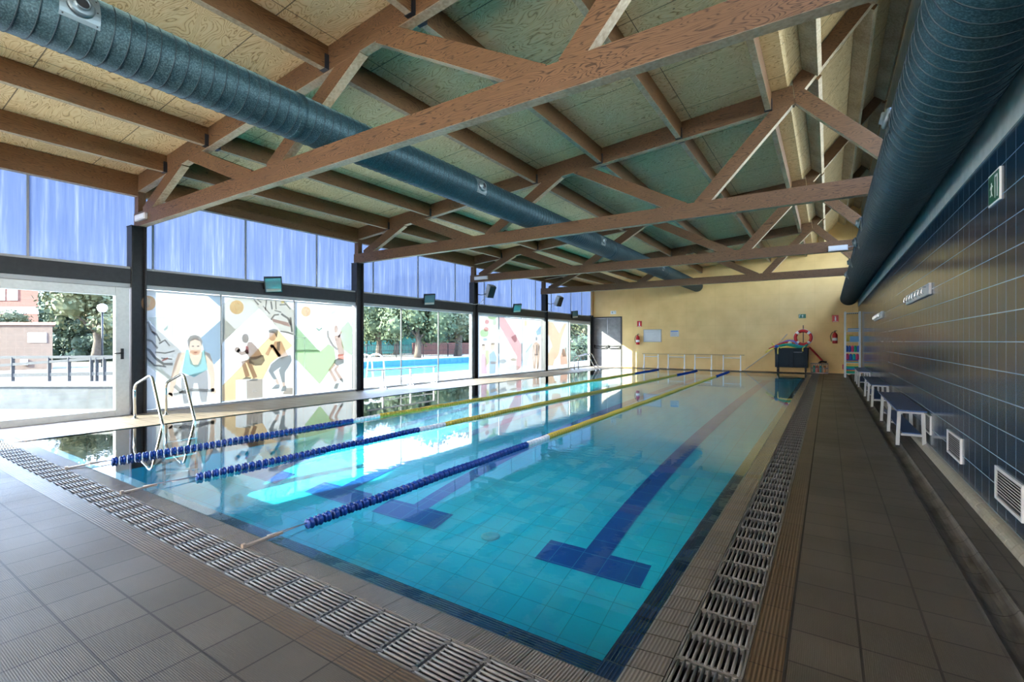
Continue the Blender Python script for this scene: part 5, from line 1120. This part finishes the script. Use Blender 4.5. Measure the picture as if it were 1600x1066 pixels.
def tree(kind, x, y, sc, label, rot=0., spec=None, group='trees outside the windows'):
    spec = {'round': (11, 26, 3.3, 4.6, 1.4, .27, 330, 0), 'pine': (23, 22, 2.3, 5.2, 1.0, .24, 300, 2), 'pale': (31, 20, 2.6, 4.0, 1.5, .25, 320, 1)}[kind]
    e = empty('tree', (x, y, -.1), label, 'tree', group)
    e.rotation_euler = (0, 0, rot); e.scale = (sc, sc, sc)
    if kind not in PROT:
        seed, nb_, R_, H_, z0, ls, nl, lm = spec
        c_ = crown_mesh(seed, nb_, R_, H_, z0, ls, nl).build('crown', LEAF[lm], org=(0, 0, 0))
        tb = MB(); tb.tube(smooth_path([(0, 0, 0), (.08, .05, 1.0), (-.1, 0, 2.0), (.1, .1, z0+H_*.6)], .5), [.26]+[.22]*6+[.17]*6+[.06], 10) if False else tb.tube([(0, 0, 0), (.05, .03, .6), (.1, .0, 1.2), (0, .05, 2.0), (.1, .1, z0+H_*.6)], [.30, .24, .21, .17, .06], 10)
        for k in range(4): a = k*PI/2+.4; tb.tube([(.05, .02, 1.3+.15*k), (.7*math.cos(a), .7*math.sin(a), 2.2+.1*k), (1.3*math.cos(a), 1.3*math.sin(a), 3.0)], [.10, .07, .03], 6)
        t_ = tb.build('trunk', M['bark'], org=(0, 0, 0)); PROT[kind] = (c_.data, t_.data)
        for o in (c_, t_): bpy.data.objects.remove(o)
    for nm, me in zip(('crown', 'trunk'), PROT[kind]):
        o = bpy.data.objects.new(nm, me); COL.objects.link(o); o.parent = e
    return e
def atd(u, d):
    xr = (u-800)/752; return (-.549*d+.8358*d*xr, .8358*d+.549*d*xr)
tree('round', *atd(652, 37), 1.05, 'broad tree with a thick trunk seen through the middle of the clear windows', .5)
tree('round', *atd(592, 40), 1.0, 'bushy tree at the left side of the clear windows', 2.1)
tree('pale', *atd(715, 42), 1.3, 'pale tree at the right side of the clear windows', .2)
tree('pine', *atd(618, 50), 1.25, 'dark pine behind the two nearest trees in the clear windows', 1.)
tree('pine', *atd(690, 54), 1.2, 'dark pine behind the broad tree in the clear windows', 2.)
tree('round', *atd(560, 55), 1.2, 'leafy tree far behind, beside the second column', 3.)
tree('round', *atd(745, 58), 1.3, 'leafy tree far behind, beside the third column', 4.)
tree('pine', *atd(118, 34), .95, 'pine tree behind the railing in the middle of the glass door', .3)
tree('pale', *atd(150, 31), 1.15, 'pale green tree behind the street lamp', 1.3)
tree('round', *atd(132, 47), 1.05, 'rounded tree beside the corner of the brick house', 2.2)
tree('pine', *atd(185, 38), 1.05, 'dark pine at the right edge of the glass door', 3.1)
tree('pale', *atd(8, 32), .62, 'small pale tree over the roof of the peach building', .9)
tree('pine', *atd(60, 60), 1.3, 'tall pine far behind the brick house', .5)
tree('pale', *atd(908, 40), .95, 'slim pale tree outside the far glazed door', 2.)
tree('pine', *atd(900, 44), 1.1, 'dark pine far beyond the far glazed door', 1.)
tree('round', *atd(925, 50), 1.2, 'leafy tree far beyond the far glazed door', 2.8)
for k, (u, d) in enumerate(((250, 46), (330, 50), (420, 48), (500, 52), (800, 56), (850, 60))):
    tree(('round', 'pine', 'pale')[k % 3], *atd(u, d), 1.1, '%s tree hidden mostly behind the posters' % ('first', 'second', 'third', 'fourth', 'fifth', 'sixth')[k], k*1.1) if False else None
hd = crown_mesh(5, 10, 2.2, 1.5, -.1, .2, 160).build('hedge', LEAF[2], org=(0, 0, 0)); hd.location = (*atd(906, 36), 0); tag(hd, 'dark hedge outside the far glazed door', 'hedge')
for u, d, sc, lab in ((128, 36, 1.3, 'dark shrub under the pine seen through the glass door'), (168, 34, 1.2, 'dark shrub right of the street lamp'), (98, 42, 1.2, 'dark shrub beside the peach building'),
                      (585, 52, 1.5, 'shrub behind the green windbreak, left part of the clear windows'), (640, 58, 1.6, 'shrub behind the green windbreak, beside the broad trunk'), (700, 60, 1.6, 'shrub above the brick garden wall'), (735, 62, 1.5, 'shrub beside the third column, beyond the garden wall')):
    o = hd.copy(); COL.objects.link(o); o.location = (*atd(u, d), 0); o.scale = (sc, sc, sc*(1.25 if u > 500 else 1.)); tag(o, lab, 'hedge', 'shrubs outside the windows')
